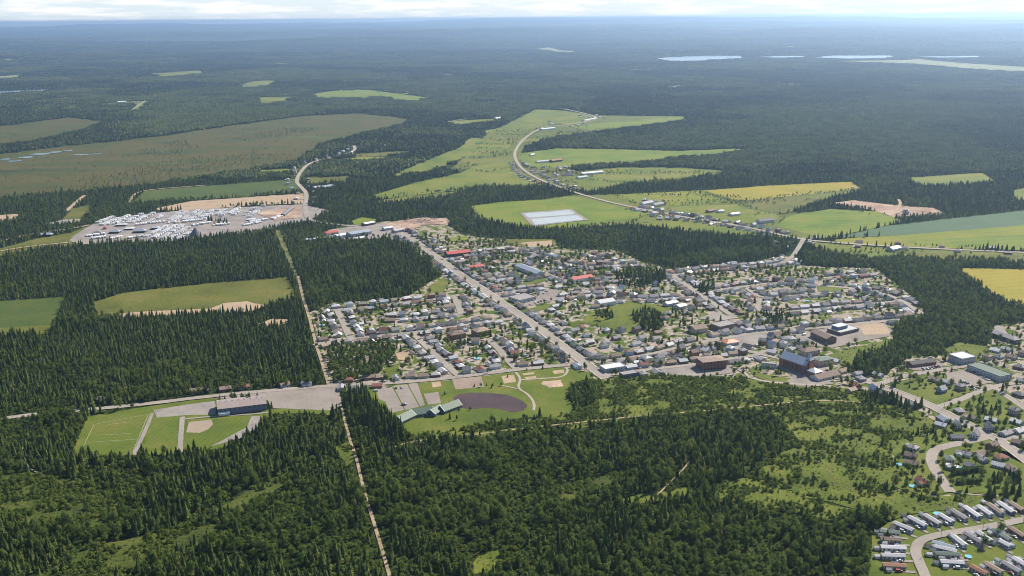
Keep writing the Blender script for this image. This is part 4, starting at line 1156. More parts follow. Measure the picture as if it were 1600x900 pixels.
def church():
    r, c, t, n, L = axis_building('church', (1217,571), (1257,585), 17, 10.5, 6.4, 'gable', 'brick', 'silver', 'brick church with silver-blue metal roof above the gravel lot', 'church')
    for s in (-1, 1):
        for k in range(6):
            mb = MB(); w, hh = 1.4, 4.6
            vs = [(-w / 2, 0, 0), (w / 2, 0, 0), (w / 2, 0, hh - .7)] + [(w / 2 * math.cos(a), 0, hh - .7 + .7 * math.sin(a)) for a in (.5, 1.05, 1.57, 2.09, 2.64)] + [(-w / 2, 0, hh - .7)]
            mb.add(vs, [tuple(range(len(vs)))])
            mw = cached('archwin', lambda: mb.mesh('window', [M_GLASS]))
            wo = obj('window', mw, r, (-L / 2 + (k + .6) * L / 6.6, s * 8.56, 3.0), 0 if s < 0 else math.pi)
            mb2 = MB(); mb2.box(-.95, .95, -.12, .02, -.25, 0); obj('sill', cached('csill', lambda: mb2.mesh('sill', [M_CONC])), wo)
        for k in range(7):
            mb3 = MB(); mb3.box(-.4, .4, -.5, .0, 0, 9.0); obj('buttress', cached('cbut', lambda: mb3.mesh('buttress', [WALLC['brick']])), r, (-L / 2 + (k + .1) * L / 6.6, s * 8.52, 0), 0 if s < 0 else math.pi)
    # square tower with a metal cap at the front end
    mb = MB(); mb.box(-3.2, 3.2, -3.2, 3.2, 0, 16); obj('tower', mb.mesh('tower', [WALLC['brick']]), r, (L / 2 - 1, 0, 0))
    mb = MB()
    for (z0, q0, z1, q1) in ((16, 3.6, 16.5, 3.6), (16.5, 3.4, 18.5, 2.2), (18.5, 2.2, 24.5, .15)):
        vs = [(sx * q, sy * q, z) for z, q in ((z0, q0), (z1, q1)) for sx, sy in ((-1, -1), (1, -1), (1, 1), (-1, 1))]
        mb.add(vs, [(0, 1, 5, 4), (1, 2, 6, 5), (2, 3, 7, 6), (3, 0, 4, 7), (4, 5, 6, 7), (3, 2, 1, 0)])
    st = obj('steeple', mb.mesh('steeple', [ROOFC['silver']]), r, (L / 2 - 1, 0, 0.01))
    mb = MB(); mb.box(-.06, .06, -.06, .06, 24.3, 26.2); mb.box(-.5, .5, -.05, .05, 25.3, 25.5); obj('cross', mb.mesh('cross', [M_METAL]), st)
    # low annex with a pale pyramid roof
    mb = MB(); mb.box(0, 13, -7, 5, -.5, 6.0); obj('annex', mb.mesh('annex', [WALLC['brick']]), r, (L / 2 + 2.3, -2, 0))
    mb = MB(); q = [(-.5, -7.5), (13.5, -7.5), (13.5, 5.5), (-.5, 5.5)]
    mb.add([(x, y, 6.05) for x, y in q] + [(6.5, -1, 10.0)], [(0, 1, 4), (1, 2, 4), (2, 3, 4), (3, 0, 4), (3, 2, 1, 0)]); obj('annex_roof', mb.mesh('annex_roof', [ROOFC['white']]), r, (L / 2 + 2.3, -2, 0))
    FREE.append((c + t * (L / 2 + 8), 11.0, 13, 13, 0))
church()

AB = axis_building
r, c, t, n, L = AB('school', (1098,580), (1135,576), 19, 10.5, 1.8, 'hip', 'brick', 'brown', 'three-storey red brick school standing in the gravel yard', 'school', windows=7, storeys=3, win=(1.7, 1.7))
r, c, t, n, L = AB('school', (1313,525), (1342,518), 22, 4.2, 1, 'flat', 'brown brick', 'light grey', 'pale flat-roofed school with raised hall on the paved yard', 'school', windows=8, win=(2.0, 1.4))
mb = MB(); mb.box(-12, 6, -2, 9, 4.3, 8.4); obj('upper_hall', mb.mesh('upper_hall', [WALLC['slate blue']]), r)
mb = MB(); mb.box(-12.4, 6.4, -2.4, 9.4, 8.41, 8.9); obj('upper_roof', mb.mesh('upper_roof', [ROOFC['silver']]), r)
AB('parish_hall', (1266,526), (1291,538), 15, 7.0, 3.4, 'gable', 'brown brick', 'brown', 'dark brown gabled hall between church and flat school', 'hall', windows=6, win=(1.6, 1.8))
r, c, t, n, L = AB('store', (812,475), (838,469), 26, 5.2, 1, 'flat', 'pale grey', 'flat grey', 'large flat-roofed store with parking beside the diagonal main street', 'store', windows=5, win=(2.6, 1.6))
AB('grey_hall', (805,420), (838,433), 17, 5.5, 3.0, 'gable', 'pale grey', 'blue-grey', 'long grey gabled hall behind the flat-roofed store', 'hall')
AB('red_hall', (897,442), (928,437), 16, 5.0, 2.2, 'gable', 'white', 'red', 'long bright red metal roof in the middle of town', 'hall')
AB('red_roofed_hall', (700,402), (735,398), 19, 5.0, 3.0, 'gable', 'dark', 'red', 'large dark-walled building with red roof by the main street', 'building', windows=6)
AB('garage_shop', (712,414), (736,411), 14, 4.0, 1, 'flat', 'cream', 'pink-grey', 'low flat beige shop between the two red roofs', 'shop')
AB('red_shop', (735,422), (757,419), 12, 4.0, 2.2, 'gable', 'white', 'red', 'small white shop with red roof below the beige shop', 'shop')
AB('orange_roofed_shop', (1136,542), (1155,539), 13, 4.2, 2.6, 'hip', 'white', 'orange', 'white shop with bright orange roof on the square', 'shop', windows=4)
AB('flat_store', (1125,518), (1151,512), 18, 6.0, 1, 'flat', 'brown brick', 'flat grey', 'wide dark flat-roofed store by the corner lot', 'store', windows=6)
AB('brown_hall', (1086,522), (1106,519), 17, 6.0, 2.6, 'gable', 'tan' if 'tan' in WALLC else 'beige', 'brown', 'beige hall with brown gable roof near the corner lot', 'hall')
AB('grey_barn_hall', (938,480), (962,476), 16, 5.5, 3.2, 'gable', 'white', 'light grey', 'pale grey roofed hall in the old quarter', 'hall')
AB('white_shed_hall', (1043,480), (1060,476.5), 11, 4.5, 2.0, 'gable', 'pale grey', 'white', 'white metal roofed hall above the big leafy trees', 'hall')
AB('white_depot', (1062,484), (1074,481), 11, 4.0, 1.6, 'gable', 'pale grey', 'white', 'small white roofed depot next to the white hall', 'depot')
AB('low_block', (1425,575), (1463,570), 11, 4.0, 2.0, 'gable', 'brick', 'black', 'long low dark-roofed block alone on its paved lot', 'building', windows=9)
AB('flat_store', (1562,597), (1581,593), 46, 6.0, 1, 'flat', 'pale grey', 'green-grey', 'big store with grey-green flat roof beside parked cars', 'store', windows=4)
AB('town_block', (1502,570), (1524,566), 20, 7.0, 1, 'flat', 'pale grey', 'light grey', 'two-storey flat-roofed block by the leafy wood', 'block', windows=5, storeys=2)
AB('long_block', (1584,538), (1596,536), 46, 5.0, 3.0, 'hip', 'dark', 'grey', 'long grey-roofed block running back on the gravel lot', 'building')
AB('apartment_block', (706,532), (728,528), 15, 6.5, 3.6, 'hip', 'brick', 'brown', 'grey-brown hipped apartment block at the crescent, nearer the sand', 'apartment block', windows=6, storeys=2)
AB('apartment_block', (746,527), (766,523), 16, 6.5, 3.8, 'hip', 'brown brick', 'tan', 'tan hipped apartment block at the crescent, nearer the main street', 'apartment block', windows=6, storeys=2)
AB('office_block', (946,583), (978,578), 15, 4.5, 1, 'flat', 'pale grey', 'light grey', 'flat pale corner block at the foot of the main street', 'building', windows=7)
AB('bus_depot', (974,592), (998,588), 10, 4.5, 1, 'flat', 'slate blue', 'flat grey', 'low blue-grey depot with striped front below the street', 'depot', windows=8)
AB('square_house', (1280,574), (1302,570), 12, 7.5, 2.4, 'hip', 'beige', 'green-grey', 'square beige two-storey house with greenish roof beside the church', 'house', windows=4, storeys=2)
AB('annex_house', (1258,558), (1281,554), 13, 6.0, 3.2, 'hip', 'beige', 'brown', 'broad beige house with brown hip roof behind the church', 'house', windows=4, storeys=2)
AB('long_bungalow', (1279,597), (1313,589), 14, 3.2, 3.0, 'gable', 'white', 'brown', 'long white bungalow with brown roof below the church annex', 'bungalow', windows=7, door=True)
AB('white_terrace', (1190,574), (1213,576), 7, 5.0, 1, 'flat', 'white', 'flat grey', 'white two-storey terrace left of the church', 'terrace', windows=5, storeys=2)
AB('warehouse', (549,371), (581,366), 22, 6.0, 2.2, 'gable', 'pale grey', 'blue-grey', 'big blue-grey warehouse at the head of the main street', 'warehouse')
AB('red_warehouse', (511,369), (529,366), 16, 5.0, 2.2, 'gable', 'cream', 'red', 'red-roofed warehouse at the edge of the dark wood', 'warehouse')
AB('white_warehouse', (528,373), (545,370), 16, 5.0, 1.6, 'gable', 'white', 'white', 'white warehouse between the red and blue-grey ones', 'warehouse')
AB('white_warehouse', (551,377), (570,374), 10, 4.0, 1.4, 'gable', 'white', 'white', 'low white shed in front of the blue-grey warehouse', 'shed')
AB('garage_hall', (571,354), (587,351), 14, 5.0, 1.6, 'gable', 'dark', 'white', 'white-roofed garage beside the small bright lawn', 'garage')
AB('garage_hall', (601,361), (615,359), 12, 5.0, 1.6, 'gable', 'pale blue', 'white', 'white-roofed blue garage by the salvage yard', 'garage')
AB('garage_hall', (618,365), (632,362), 12, 5.0, 1.6, 'gable', 'purple-grey', 'light grey', 'purple-walled garage at the salvage yard entrance', 'garage')
AB('farm_shed', (480,378), (488,376), 9, 3.5, 1.6, 'gable', 'white', 'white', 'white shed in the dark wood, leftmost of three', 'shed')
AB('farm_shed', (491,376), (498,374), 9, 3.5, 1.6, 'gable', 'white', 'white', 'white shed in the dark wood, middle of three', 'shed')
AB('farm_shed', (503,376), (511,374), 9, 3.5, 1.6, 'gable', 'white', 'white', 'white shed in the dark wood, rightmost of three', 'shed')
AB('long_barn', (445,338), (459,327), 9, 4.0, 2.0, 'gable', 'dark', 'dark grey', 'long dark barn on the bare yard by the winding road', 'barn')
# farm buildings among the fields
for p0, p1, W, h, rs, wc, rc, lb in (
    ((911,274),(943,271),17,4.5,2.4,'white','white','long white-roofed barn among the green fields'),
    ((905,280),(919,278),14,4,2,'white','light grey','light grey barn in front of the long white barn'),
    ((840,255),(863,253),12,4,2,'white','light grey','pale long barn on the bright field by the bend'),
    ((863,254),(879,252),14,5,3,'dark','rust','dark rusty barn joined to the pale barn by the bend'),
    ((830,244),(836,243),9,4,2,'white','white','tiny white barn at the top of the bright field'),
    ((505,296),(523,293),15,5,3,'white','blue-grey','pale farm barn right of the winding road'),
    ((492,296),(503,294),12,4,2,'pale grey','light grey','smaller grey barn left of the pale farm barn'),
    ((1006,322),(1022,319),14,5,3,'white','light grey','grey barn of the farmstead above the country road'),
    ((1024,324),(1038,321),12,5,3,'pale grey','grey','darker barn of the farmstead above the country road'),
    ((1144,338),(1157,336),12,4,2,'white','white','white barn in the field above the country road'),
    ((1124,333),(1132,332),10,4,2,'white','light grey','small grey barn in the field, farther from the road'),
    ((1108,333),(1118,331),10,4,2.5,'brown brick','brown','brown barn in the field above the country road'),
    ((1188,350),(1210,347),14,5,3,'pale grey','dark grey','long dark barn near the junction of the country road'),
    ((1395,394),(1408,391),13,5,3,'pale blue','blue-grey','bluish farm shed right of the dark wood'),
    ((776,187),(788,185),16,5,3,'white','white','far white barn at the edge of the small field'),
    ((848,204),(868,202),22,5,2,'white','white','far long white roof where the country road vanishes'),
    ((600,230),(610,228),14,4,2,'white','light grey','far pale house by the top of the winding road'),
    ((914,190),(934,186),16,4,2,'white','light grey','far pale barn by the upper bend'),
    ((1054,138),(1065,136),40,6,3,'white','white','far white building alone in the right-hand forest'),
    ((185,161),(198,160),24,5,2,'white','white','far white farm on the left beside the angled lane'),
    ((70,168),(77,167),20,5,2,'white','white','far white house on the left above the bog'),
    ((53,169),(58,168),18,5,2,'white','white','far white house on the left, left of the other one'),
):
    AB('barn', p0, p1, W, h, rs, 'gable', wc, rc, lb, 'barn')

def pit_plant():
    p = px2g((1415, 335))
    r = empty('gravel_plant', (p[0], p[1], 0), .3); tag(r, 'grey crushing plant and conveyor in the gravel pit', 'plant')
    mb = MB(); mb.box(-5, 5, -4, 4, 0, 7); mb.box(-4, 2, -3, 3, 7, 11); obj('hopper_house', mb.mesh('hopper_house', [M_METAL]), r)
    mb = MB(); mb.add([(-5, -.8, 8), (-5, .8, 8), (-26, .8, .5), (-26, -.8, .5), (-5, -.8, 9), (-5, .8, 9), (-26, .8, 1.5), (-26, -.8, 1.5)], [(0, 3, 2, 1), (4, 5, 6, 7), (0, 1, 5, 4), (1, 2, 6, 5), (2, 3, 7, 6), (3, 0, 4, 7)]); obj('conveyor', mb.mesh('conveyor', [M_METAL]), r)
pit_plant()

def dome():
    p = px2g((306, 369))
    r = empty('storage_cone', (p[0], p[1], 0)); tag(r, 'tall grey conical storage roof at the edge of the camper lot', 'storage cone')
    mb = MB(); mb.cyl(0, 0, 0, 2.4, 11, 11, 16); obj('wall', mb.mesh('wall', [M_CONC]), r)
    mb = MB(); mb.cyl(0, 0, 2.42, 17, 12, .8, 16); rf = obj('roof', mb.mesh('roof', [ROOFC['dark grey']]), r)
    mb = MB(); mb.cyl(0, 0, 16.9, 18.3, .8, .8, 8); obj('cap', mb.mesh('cap', [M_METAL]), rf)
    FREE.append((p, 13.0, 20, 20, 0))
dome()
# ------------------------------------------------------------------ houses along the streets
TOWN_P = np.array(TOWN, float)
KEEP_OUT = [c for c in CLEAR] + [m for m, d in MEADOWS] + WOODS_IN_TOWN
ORD = ['first','second','third','fourth','fifth','sixth','seventh','eighth','ninth','tenth','eleventh','twelfth','thirteenth','fourteenth','fifteenth','sixteenth','seventeenth','eighteenth','nineteenth','twentieth'] + ['twenty-' + s for s in ('first','second','third','fourth','fifth','sixth','seventh','eighth','ninth')] + ['thirtieth'] + ['thirty-' + s for s in ('first','second','third','fourth','fifth','sixth','seventh','eighth','ninth')] + ['fortieth'] + ['forty-' + s for s in ('first','second','third','fourth','fifth','sixth','seventh','eighth','ninth')]
rh = random.Random(99)
FORMS = [  # L, W, wall height, rise, roof, wing
    (11.0, 8.0, 2.9, 2.1, 'gable', None), (12.4, 8.2, 2.9, 2.2, 'gable', None), (10.2, 8.0, 3.0, 2.4, 'hip', None), (11.8, 8.4, 3.0, 2.4, 'hip', None),
    (10.6, 8.0, 3.0, 2.4, 'gable', (4.6, 3.0, 2.2)), (9.6, 8.4, 5.2, 2.6, 'gable', None), (8.8, 8.4, 5.4, 2.6, 'hip', None), (9.0, 7.4, 4.4, 3.6, 'gable', None), (13.2, 7.8, 2.8, 2.0, 'gable', (4.2, 2.4, -3.0)),
]
def clear_of(p, r, slack=0.0):
    a = FREE.a[:FREE.n]
    return not ((a[:, 0] - p[0]) ** 2 + (a[:, 1] - p[1]) ** 2 < (r + a[:, 2] - slack) ** 2).any()
def off_roads(p, need): return road_gap(p)[0] >= need
DRIVES = []
CAR_SPOTS = []
WALL_PICK = ['white'] * 8 + ['cream'] * 4 + ['beige'] * 4 + ['pale grey'] * 4 + ['brick'] * 3 + ['brown brick'] * 3 + ['pale blue']
ROOF_PICK = ['grey'] * 10 + ['dark grey'] * 5 + ['brown'] * 5 + ['black'] * 3 + ['red-brown'] * 2 + ['light grey'] * 10 + ['tan'] * 2 + ['green-grey'] + ['blue-grey']
SHEDS = []
n_house = 0

def put_house(p, rz, label, group, detail, form=None, wc=None, rc=None):
    global n_house
    L, W, h, rs, rf, wing = form or rh.choice(FORMS if rh.random() < .7 else FORMS[:4])
    wc = wc or rh.choice(WALL_PICK); rc = rc or rh.choice(ROOF_PICK)
    two = h > 4
    nm = 'two_storey_house' if two else 'winged_bungalow' if wing else 'hipped_bungalow' if rf == 'hip' else 'gabled_bungalow'
    lb = label.replace('{}', f"{wc} {rc.replace(' ', '-')}-roofed {'two-storey house' if two else 'bungalow'}")
    n_house += 1
    return building(nm, p, rz, L, W, h, rs, rf, wc, rc, lb, 'house' if two else 'bungalow', group, wing=wing, chimney=detail and rh.random() < .6,
             windows=4 if detail else 0, door=detail, storeys=2 if two else 1, win=(1.5, 1.2))

# houses of the nearer quarter, placed one by one: pixel, direction of the ridge (pixel offset), form, colours, words
NEAR = [
 ((1424,702),(10,3),3,'pale grey','grey','{} at the bulge of the curved street'), ((1423,715),(10,2),0,'beige','brown','{} below the grey one at the curved street'), ((1424,727),(10,2),1,'brick','brown','{} third down the outer curve'),
 ((1441,756),(10,5),4,'pale grey','red-brown','{} lowest on the outer curve'), ((1483,720),(3,8),2,'white','green-grey','{} inside the curve, with long yard'), ((1486,733),(8,2),2,'pale grey','light grey','{} inside the curve beside the pool'),
 ((1505,712),(10,2),8,'white','grey','{} at the top inside the curve'), ((1531,712),(8,-2),0,'beige','brown','{} inside, next to the corner house'), ((1550,702),(8,-3),5,'brick','brown','{} at the corner of the wide road'), ((1564,718),(9,-2),3,'white','red-brown','{} facing the wide road below the corner'),
 ((1534,720),(7,4),0,'white','grey','{} in the yard behind the corner house'), ((1517,732),(7,3),0,'pale grey','dark grey','{} beside the clipped hedges'), ((1560,730),(8,2),0,'white','light grey','{} in front of the hedge trees'), ((1582,737),(8,5),1,'beige','brown','{} far down the wide road'),
 ((1474,658),(8,5),1,'pale blue','blue-grey','{} first below the side street corner'), ((1470,667),(8,2),0,'pale grey','light grey','{} behind the blue-roofed one'), ((1495,669),(6,6),7,'white','light grey','{} with pale gable on the wide road'), ((1494,686),(9,0),1,'beige','dark grey','{} with cars around the yard'), ((1523,684),(5,-6),7,'white','dark grey','{} at the mouth of the curved street'),
 ((1516,654),(9,3),8,'cream','brown','{} with curved brown front across the wide road'), ((1499,645),(6,4),2,'beige','grey','{} at the corner opposite the dark conifer'), ((1545,672),(7,8),7,'pale grey','dark grey','{} with tall barn-like roof on the wide road'), ((1548,659),(9,2),0,'purple-grey','white','{} behind the barn-like roof'),
 ((1584,647),(8,3),6,'cream','dark grey','{} on the short street by the white roof'), ((1588,662),(9,3),0,'white','white','{} flat and bright on the short street'), ((1571,680),(9,-3),1,'pale grey','grey','{} left half of the long grey row'), ((1592,676),(9,-3),1,'pale grey','light grey','{} right half of the long grey row'),
 ((1592,695),(9,2),1,'brick','brown','{} below the long grey row'), ((1460,596),(8,2),1,'pale grey','tan','{} under the trees opposite the dark block'), ((1480,600),(7,2),0,'white','light grey','{} beside the dark block street bushes'), ((1471,613),(7,-2),7,'pale blue','light grey','{} alone on the corner lawn'), ((1500,609),(8,-2),6,'beige','grey','{} next to the big store lot'),
 ((1425,634),(9,3),1,'white','grey','{} behind the dark conifer on the wide road'), ((1592,619),(9,3),3,'brick','dark grey','{} broad one at the right corner'), ((1345,594),(7,4),2,'pale grey','grey','{} at the fork above the bushes'), ((1372,588),(9,3),0,'pale grey','light grey','{} under the leafy trees by the fork'),
 ((1336,604),(8,4),1,'brick','red-brown','{} with red roof on the green lawn'), ((1330,612),(9,-3),0,'beige','tan','{} below the red roof by the lawn'), ((1365,612),(7,4),7,'white','light grey','{} at the tip of the fork'), ((1377,616),(7,3),0,'pale grey','green-grey','{} right of the white house at the fork'),
 ((1304,566),(8,2),0,'white','white','{} tiny pale one above the square house row'), ((1316,582),(9,-3),1,'cream','tan','{} in the row left of the fork'), ((1340,586),(9,-2),0,'white','grey','{} second in the row left of the fork'),
 ((1555,550),(8,2),0,'white','white','{} in the cluster under the long block'), ((1572,548),(8,2),0,'pale grey','light grey','{} with cars below the long block'), ((1542,562),(7,2),6,'cream','brown','{} across from the big store'), ((1560,560),(7,2),2,'white','green-grey','{} second across from the big store'), ((1580,560),(8,2),1,'beige','tan','{} third across from the big store'), ((1598,556),(7,2),6,'beige','brown','{} at the right edge above the street'), ((1592,576),(9,2),3,'brick','dark grey','{} broad one right of the big store'), ((1596,597),(9,1),0,'white','grey','{} behind the big store'),
 ((160,627),(6,2),0,'beige','tan','{} at the forest edge by the first bend'), ((305,613),(7,-1),0,'beige','brown','{} leftmost of four under the arena trees'), ((320,612),(7,-1),1,'beige','brown','{} second of four under the arena trees'), ((352,610),(7,-1),1,'brick','brown','{} third of four under the arena trees'), ((381,607),(7,-1),1,'beige','red-brown','{} fourth of four under the arena trees'),
 ((445,604),(8,-2),0,'white','brown','{} with vans beside the sandy track'), ((478,602),(9,-2),4,'white','dark grey','{} next to the sandy track'), ((576,592),(9,-1),1,'brick','brown','{} brick one between poplars and lawn'), ((596,591),(8,-1),1,'brown brick','tan','{} next to the green lawn by the poplars'),
]
for p, dr, fm, wc, rc, lb in NEAR:
    a = px2g(p); b = px2g((p[0] + dr[0], p[1] + dr[1]))
    L, W, h, rs, rf, wing = FORMS[fm]
    put_house(a, math.atan2(b[1] - a[1], b[0] - a[0]), lb, None, p[1] > 545, FORMS[fm], wc, rc)

side_names = {}
def along_street(L_, hw, st, step, setback, jitter, sparse=1.0, maxd=None):
    seg = np.linalg.norm(np.diff(L_, axis=0), axis=1); cum = np.concatenate([[0], np.cumsum(seg)]); tot = cum[-1]
    p_a, p_b = g2px(L_[:1])[0], g2px(L_[-1:])[0]
    horiz = abs(p_a[0] - p_b[0]) > 1.2 * abs(p_a[1] - p_b[1])
    from_left = p_a[0] <= p_b[0]
    out = {1: [], -1: []}
    for sd in (1, -1):
        s = rh.uniform(6, 12)
        while s < tot - 5:
            i = min(np.searchsorted(cum, s) - 1, len(seg) - 1); i = max(i, 0)
            f = (s - cum[i]) / max(seg[i], 1e-6)
            q = L_[i] + (L_[i + 1] - L_[i]) * f
            t = (L_[i + 1] - L_[i]) / max(seg[i], 1e-6); n = np.array([-t[1], t[0]]) * sd
            sb = hw + setback + rh.uniform(-1, 2) * jitter
            p = q + n * sb
            px = g2px([p])
            ok = rh.random() < sparse and -30 < px[0][0] < 1640
            if ok and maxd is None: ok = inpoly(px, TOWN_P)[0]
            if ok and maxd is None and any(inpoly(px, k)[0] for k in KEEP_OUT): ok = False
            if ok and not off_roads(p, 6.5): ok = False
            if ok and not clear_of(p, 6.3, 0.3): ok = False
            if ok:
                rz = math.atan2(t[1], t[0]) + (math.pi if sd > 0 else 0) + rh.gauss(0, .04)
                if rh.random() < .13: rz += math.pi / 2
                out[sd].append((p, rz, q + n * hw, n, t, s))
                FREE.append((p, 6.2, 11, 8.5, rz))
                s += step * rh.uniform(.92, 1.2)
            else: s += 4.0
    for sd in (1, -1):
        items = out[sd]
        if not items: continue
        if not from_left: items = items[::-1]
        m = len(items) // 2
        # which side of the street lies farther from the camera, or to its left
        n = items[m][3]
        if horiz: side = 'beyond' if n[1] > 0 else 'below'
        else: side = 'left of' if n[0] < 0 else 'right of'
        frm = 'from left' if horiz else 'down'
        if not horiz: items = sorted(items, key=lambda it: -np.hypot(*it[0]))
        for k, (p, rz, edge, n, t, s) in enumerate(items):
            lab = '{}, ' + f"{ORD[k]} {frm}, {side} {st}"
            FREE_n = len(FREE)
            put_house(p, rz, lab, 'houses along ' + st, False)
            FREE.pop()
            back = n; side_v = t * rh.choice((-1, 1))
            DRIVES.append((edge + side_v * 7.2 - n * .4, p + side_v * 7.0 + n * 1.5, rh.uniform(2.6, 4.2)))
            if rh.random() < .42: CAR_SPOTS.append((edge + side_v * 7.1 + n * rh.uniform(4, 8), math.atan2(n[1], n[0]), f"parked at {ORD[k]} house {frm} {side} {st}"))
            if rh.random() < .55:
                q = p + n * rh.uniform(9, 13) + t * rh.uniform(-6, 6)
                if clear_of(q, 3, .2) and off_roads(q, 3.5):
                    SHEDS.append((q, rz + rh.choice((0, math.pi / 2)), f"behind {ORD[k]} house {frm} {side} {st}"))
                    FREE.append((q, 2.8, 4, 3, rz))

skip = ('the mobile home park road', 'the curved dead-end street', 'the wide road down the edge', 'the street past the low dark block', 'the side street by the big hip roof', 'the short street by the white roof', 'the street under the long grey block', 'the country road between the fields', 'the winding road by the sand strip', 'the road past the warehouses')
for L_, hw, st, cl in ROADS:
    if st and st not in skip: along_street(L_, hw, st, 16.0, 8.0, 1.7)
# yards inside the old blocks, behind the street fronts
INFILL = [([(870,470),(905,466),(1050,470),(1085,470),(1080,500),(1050,530),(960,548),(900,540),(860,505),(845,490)], 'the old quarter behind the main street'), ([(820,395),(905,420),(1000,418),(1045,440),(1030,458),(900,458),(830,445)], 'the quarter around the red hall'), ([(1110,535),(1060,545),(1000,556),(1040,566),(1100,560),(1140,555)], 'the block behind the brick school'), ([(1150,505),(1230,500),(1225,512),(1160,518)], 'the block by the leafy clump'), ([(700,395),(770,400),(840,440),(780,455),(740,435)], 'the block right of the red roofs'), ([(1155,530),(1210,525),(1255,530),(1255,545),(1215,555),(1170,548)], 'the block above the church')]
for pts, nm in INFILL:
    pw = poly_px(pts); lo = pw.min(0); hi = pw.max(0); k = 0; got = []
    for _ in range(420):
        p = np.array([rh.uniform(lo[0], hi[0]), rh.uniform(lo[1], hi[1])])
        px = g2px([p])
        if not inpoly(np.array([p]), pw)[0] or any(inpoly(px, q)[0] for q in KEEP_OUT): continue
        if not off_roads(p, 7) or not clear_of(p, 7.2): continue
        got.append(p); FREE.append((p, 6.2, 11, 8.5, 0))
        if len(got) >= 26: break
    got.sort(key=lambda p: g2px([p])[0][0])
    for k, p in enumerate(got):
        nr = min((dist_polyline(np.array([p]), L_)[0], i) for i, (L_, hw, st, cl) in enumerate(ROADS) if st)[1]
        L_ = ROADS[nr][0]; j = int(np.argmin(((L_ - p) ** 2).sum(1))); j = min(j, len(L_) - 2); t = L_[j + 1] - L_[j]
        put_house(p, math.atan2(t[1], t[0]) + rh.choice((0, math.pi / 2, math.pi)), '{}, ' + f'{ORD[k]} from left in {nm}', 'houses in ' + nm, False)
        FREE.pop()
# farmhouses strung along the country roads
for L_, hw, st, cl in ROADS:
    if st == 'the country road between the fields':
        px = g2px(L_); sel = (px[:, 0] > 985) & (px[:, 0] < 1235) & (px[:, 1] > 310)
        along_street(L_[sel], hw, st .replace('between the fields', 'among fields, middle stretch'), 19, 11, 3, .75, 1)
        sel = (px[:, 0] < 900) & (px[:, 1] > 255) & (px[:, 1] < 300)
        along_street(L_[sel], hw, st.replace('between the fields', 'by the long barn'), 30, 14, 5, .6, 1)
        sel = (px[:, 0] > 1255) & (px[:, 0] < 1640)
        along_street(L_[sel], hw, st.replace('between the fields', 'below the grain'), 70, 14, 5, .5, 1)
    if st == 'the winding road by the sand strip': along_street(L_, hw, st, 60, 14, 5, .6, 1)
def cluster(cx, cy, sx, sy, n_, nm):
    k = 0
    for _ in range(200):
        q = (rh.uniform(cx - sx, cx + sx), rh.uniform(cy - sy, cy + sy)); p = px2g(q)
        if clear_of(p, 8) and off_roads(p, 7):
            put_house(p, rh.uniform(0, 3.1), '{}, ' + f'{ORD[k]} in {nm}', 'houses in ' + nm, False); k += 1
            if k >= n_: break
cluster(868, 272, 34, 11, 14, 'the farm hamlet left of the long white barn')
cluster(1022, 318, 18, 4, 5, 'the farmstead above the country road')
cluster(1060, 340, 40, 5, 6, 'the roadside hamlet below the fields')
cluster(880, 192, 40, 6, 9, 'the far hamlet at the vanishing road')
cluster(735, 162, 35, 4, 7, 'the distant hamlet above the bog')
cluster(925, 183, 22, 3, 8, 'the distant hamlet at the upper bend')
cluster(560, 141, 40, 1.5, 5, 'the distant farms on the bright field')
cluster(205, 161, 20, 2, 4, 'the distant left-hand farm')
cluster(110, 134, 45, 4, 9, 'the distant village on the left')
cluster(1500, 106, 80, 3, 12, 'the distant village by the lake')
cluster(670, 385, 12, 8, 5, 'the trees left of the main street head')
cluster(1400, 392, 6, 3, 3, 'the farm right of the dark wood')
cluster(1222, 385, 14, 5, 4, 'the grove below the junction')

# sheds and garages behind the houses
def shed_mesh(wc, rc, big):
    mb = MB(); L, W, h, rs = (6.4, 5.2, 2.7, 1.5) if big else (3.8, 3.0, 2.2, .9)
    mb.box(-L / 2, L / 2, -W / 2, W / 2, -.3, h, 0)
    mb.add([(-L / 2, -W / 2, h), (-L / 2, W / 2, h), (-L / 2, 0, h + rs), (L / 2, -W / 2, h), (L / 2, W / 2, h), (L / 2, 0, h + rs)], [(0, 2, 1), (3, 4, 5)], 0)
    o = .25
    for s in (-1, 1):
        vs = [(-L / 2 - o, 0, h + rs + .12), (L / 2 + o, 0, h + rs + .12), (L / 2 + o, s * (W / 2 + o), h - .05), (-L / 2 - o, s * (W / 2 + o), h - .05)]
        mb.add(vs, [(0, 1, 2, 3) if s < 0 else (3, 2, 1, 0)], 1)
    mb.box(-.9, .9, -W / 2 - .04, -W / 2 - .005, 0, 1.95, 2)
    return mb.mesh('shed', [WALLC[wc], ROOFC[rc], M_TRIM])
SHEDS = SHEDS[:295]
for q, rz, words_ in SHEDS:
    wc = rh.choice(['white', 'white', 'pale grey', 'cream', 'beige', 'brown brick']); rc = rh.choice(['white', 'white', 'light grey', 'grey', 'dark grey', 'brown']); big = rh.random() < .4
    me = cached(('shed', wc, rc, big), lambda: shed_mesh(wc, rc, big))
    o = obj('shed', me, None, (q[0], q[1], 0.02), rz)
    tag(o, f"{wc} {rc.replace(' ', '-')}-roofed {'garage' if big else 'shed'} {words_}".replace('brown brick', 'brown'), 'shed', 'sheds behind the houses')

# driveways: one paved sheet from the street to the side of each house
for i, (a, b, w) in enumerate(DRIVES):
    d = b - a; n = np.array([-d[1], d[0]]) / np.linalg.norm(d) * w / 2; z = .27 + (i % 7) * .01
    tag(obj('driveway', mesh('driveway', [(*(a + n), z), (*(a - n), z), (*(b - n), z), (*(b + n), z)], [(0, 1, 2, 3)], [G_asph if i % 3 else G_grav])), kind='structure')

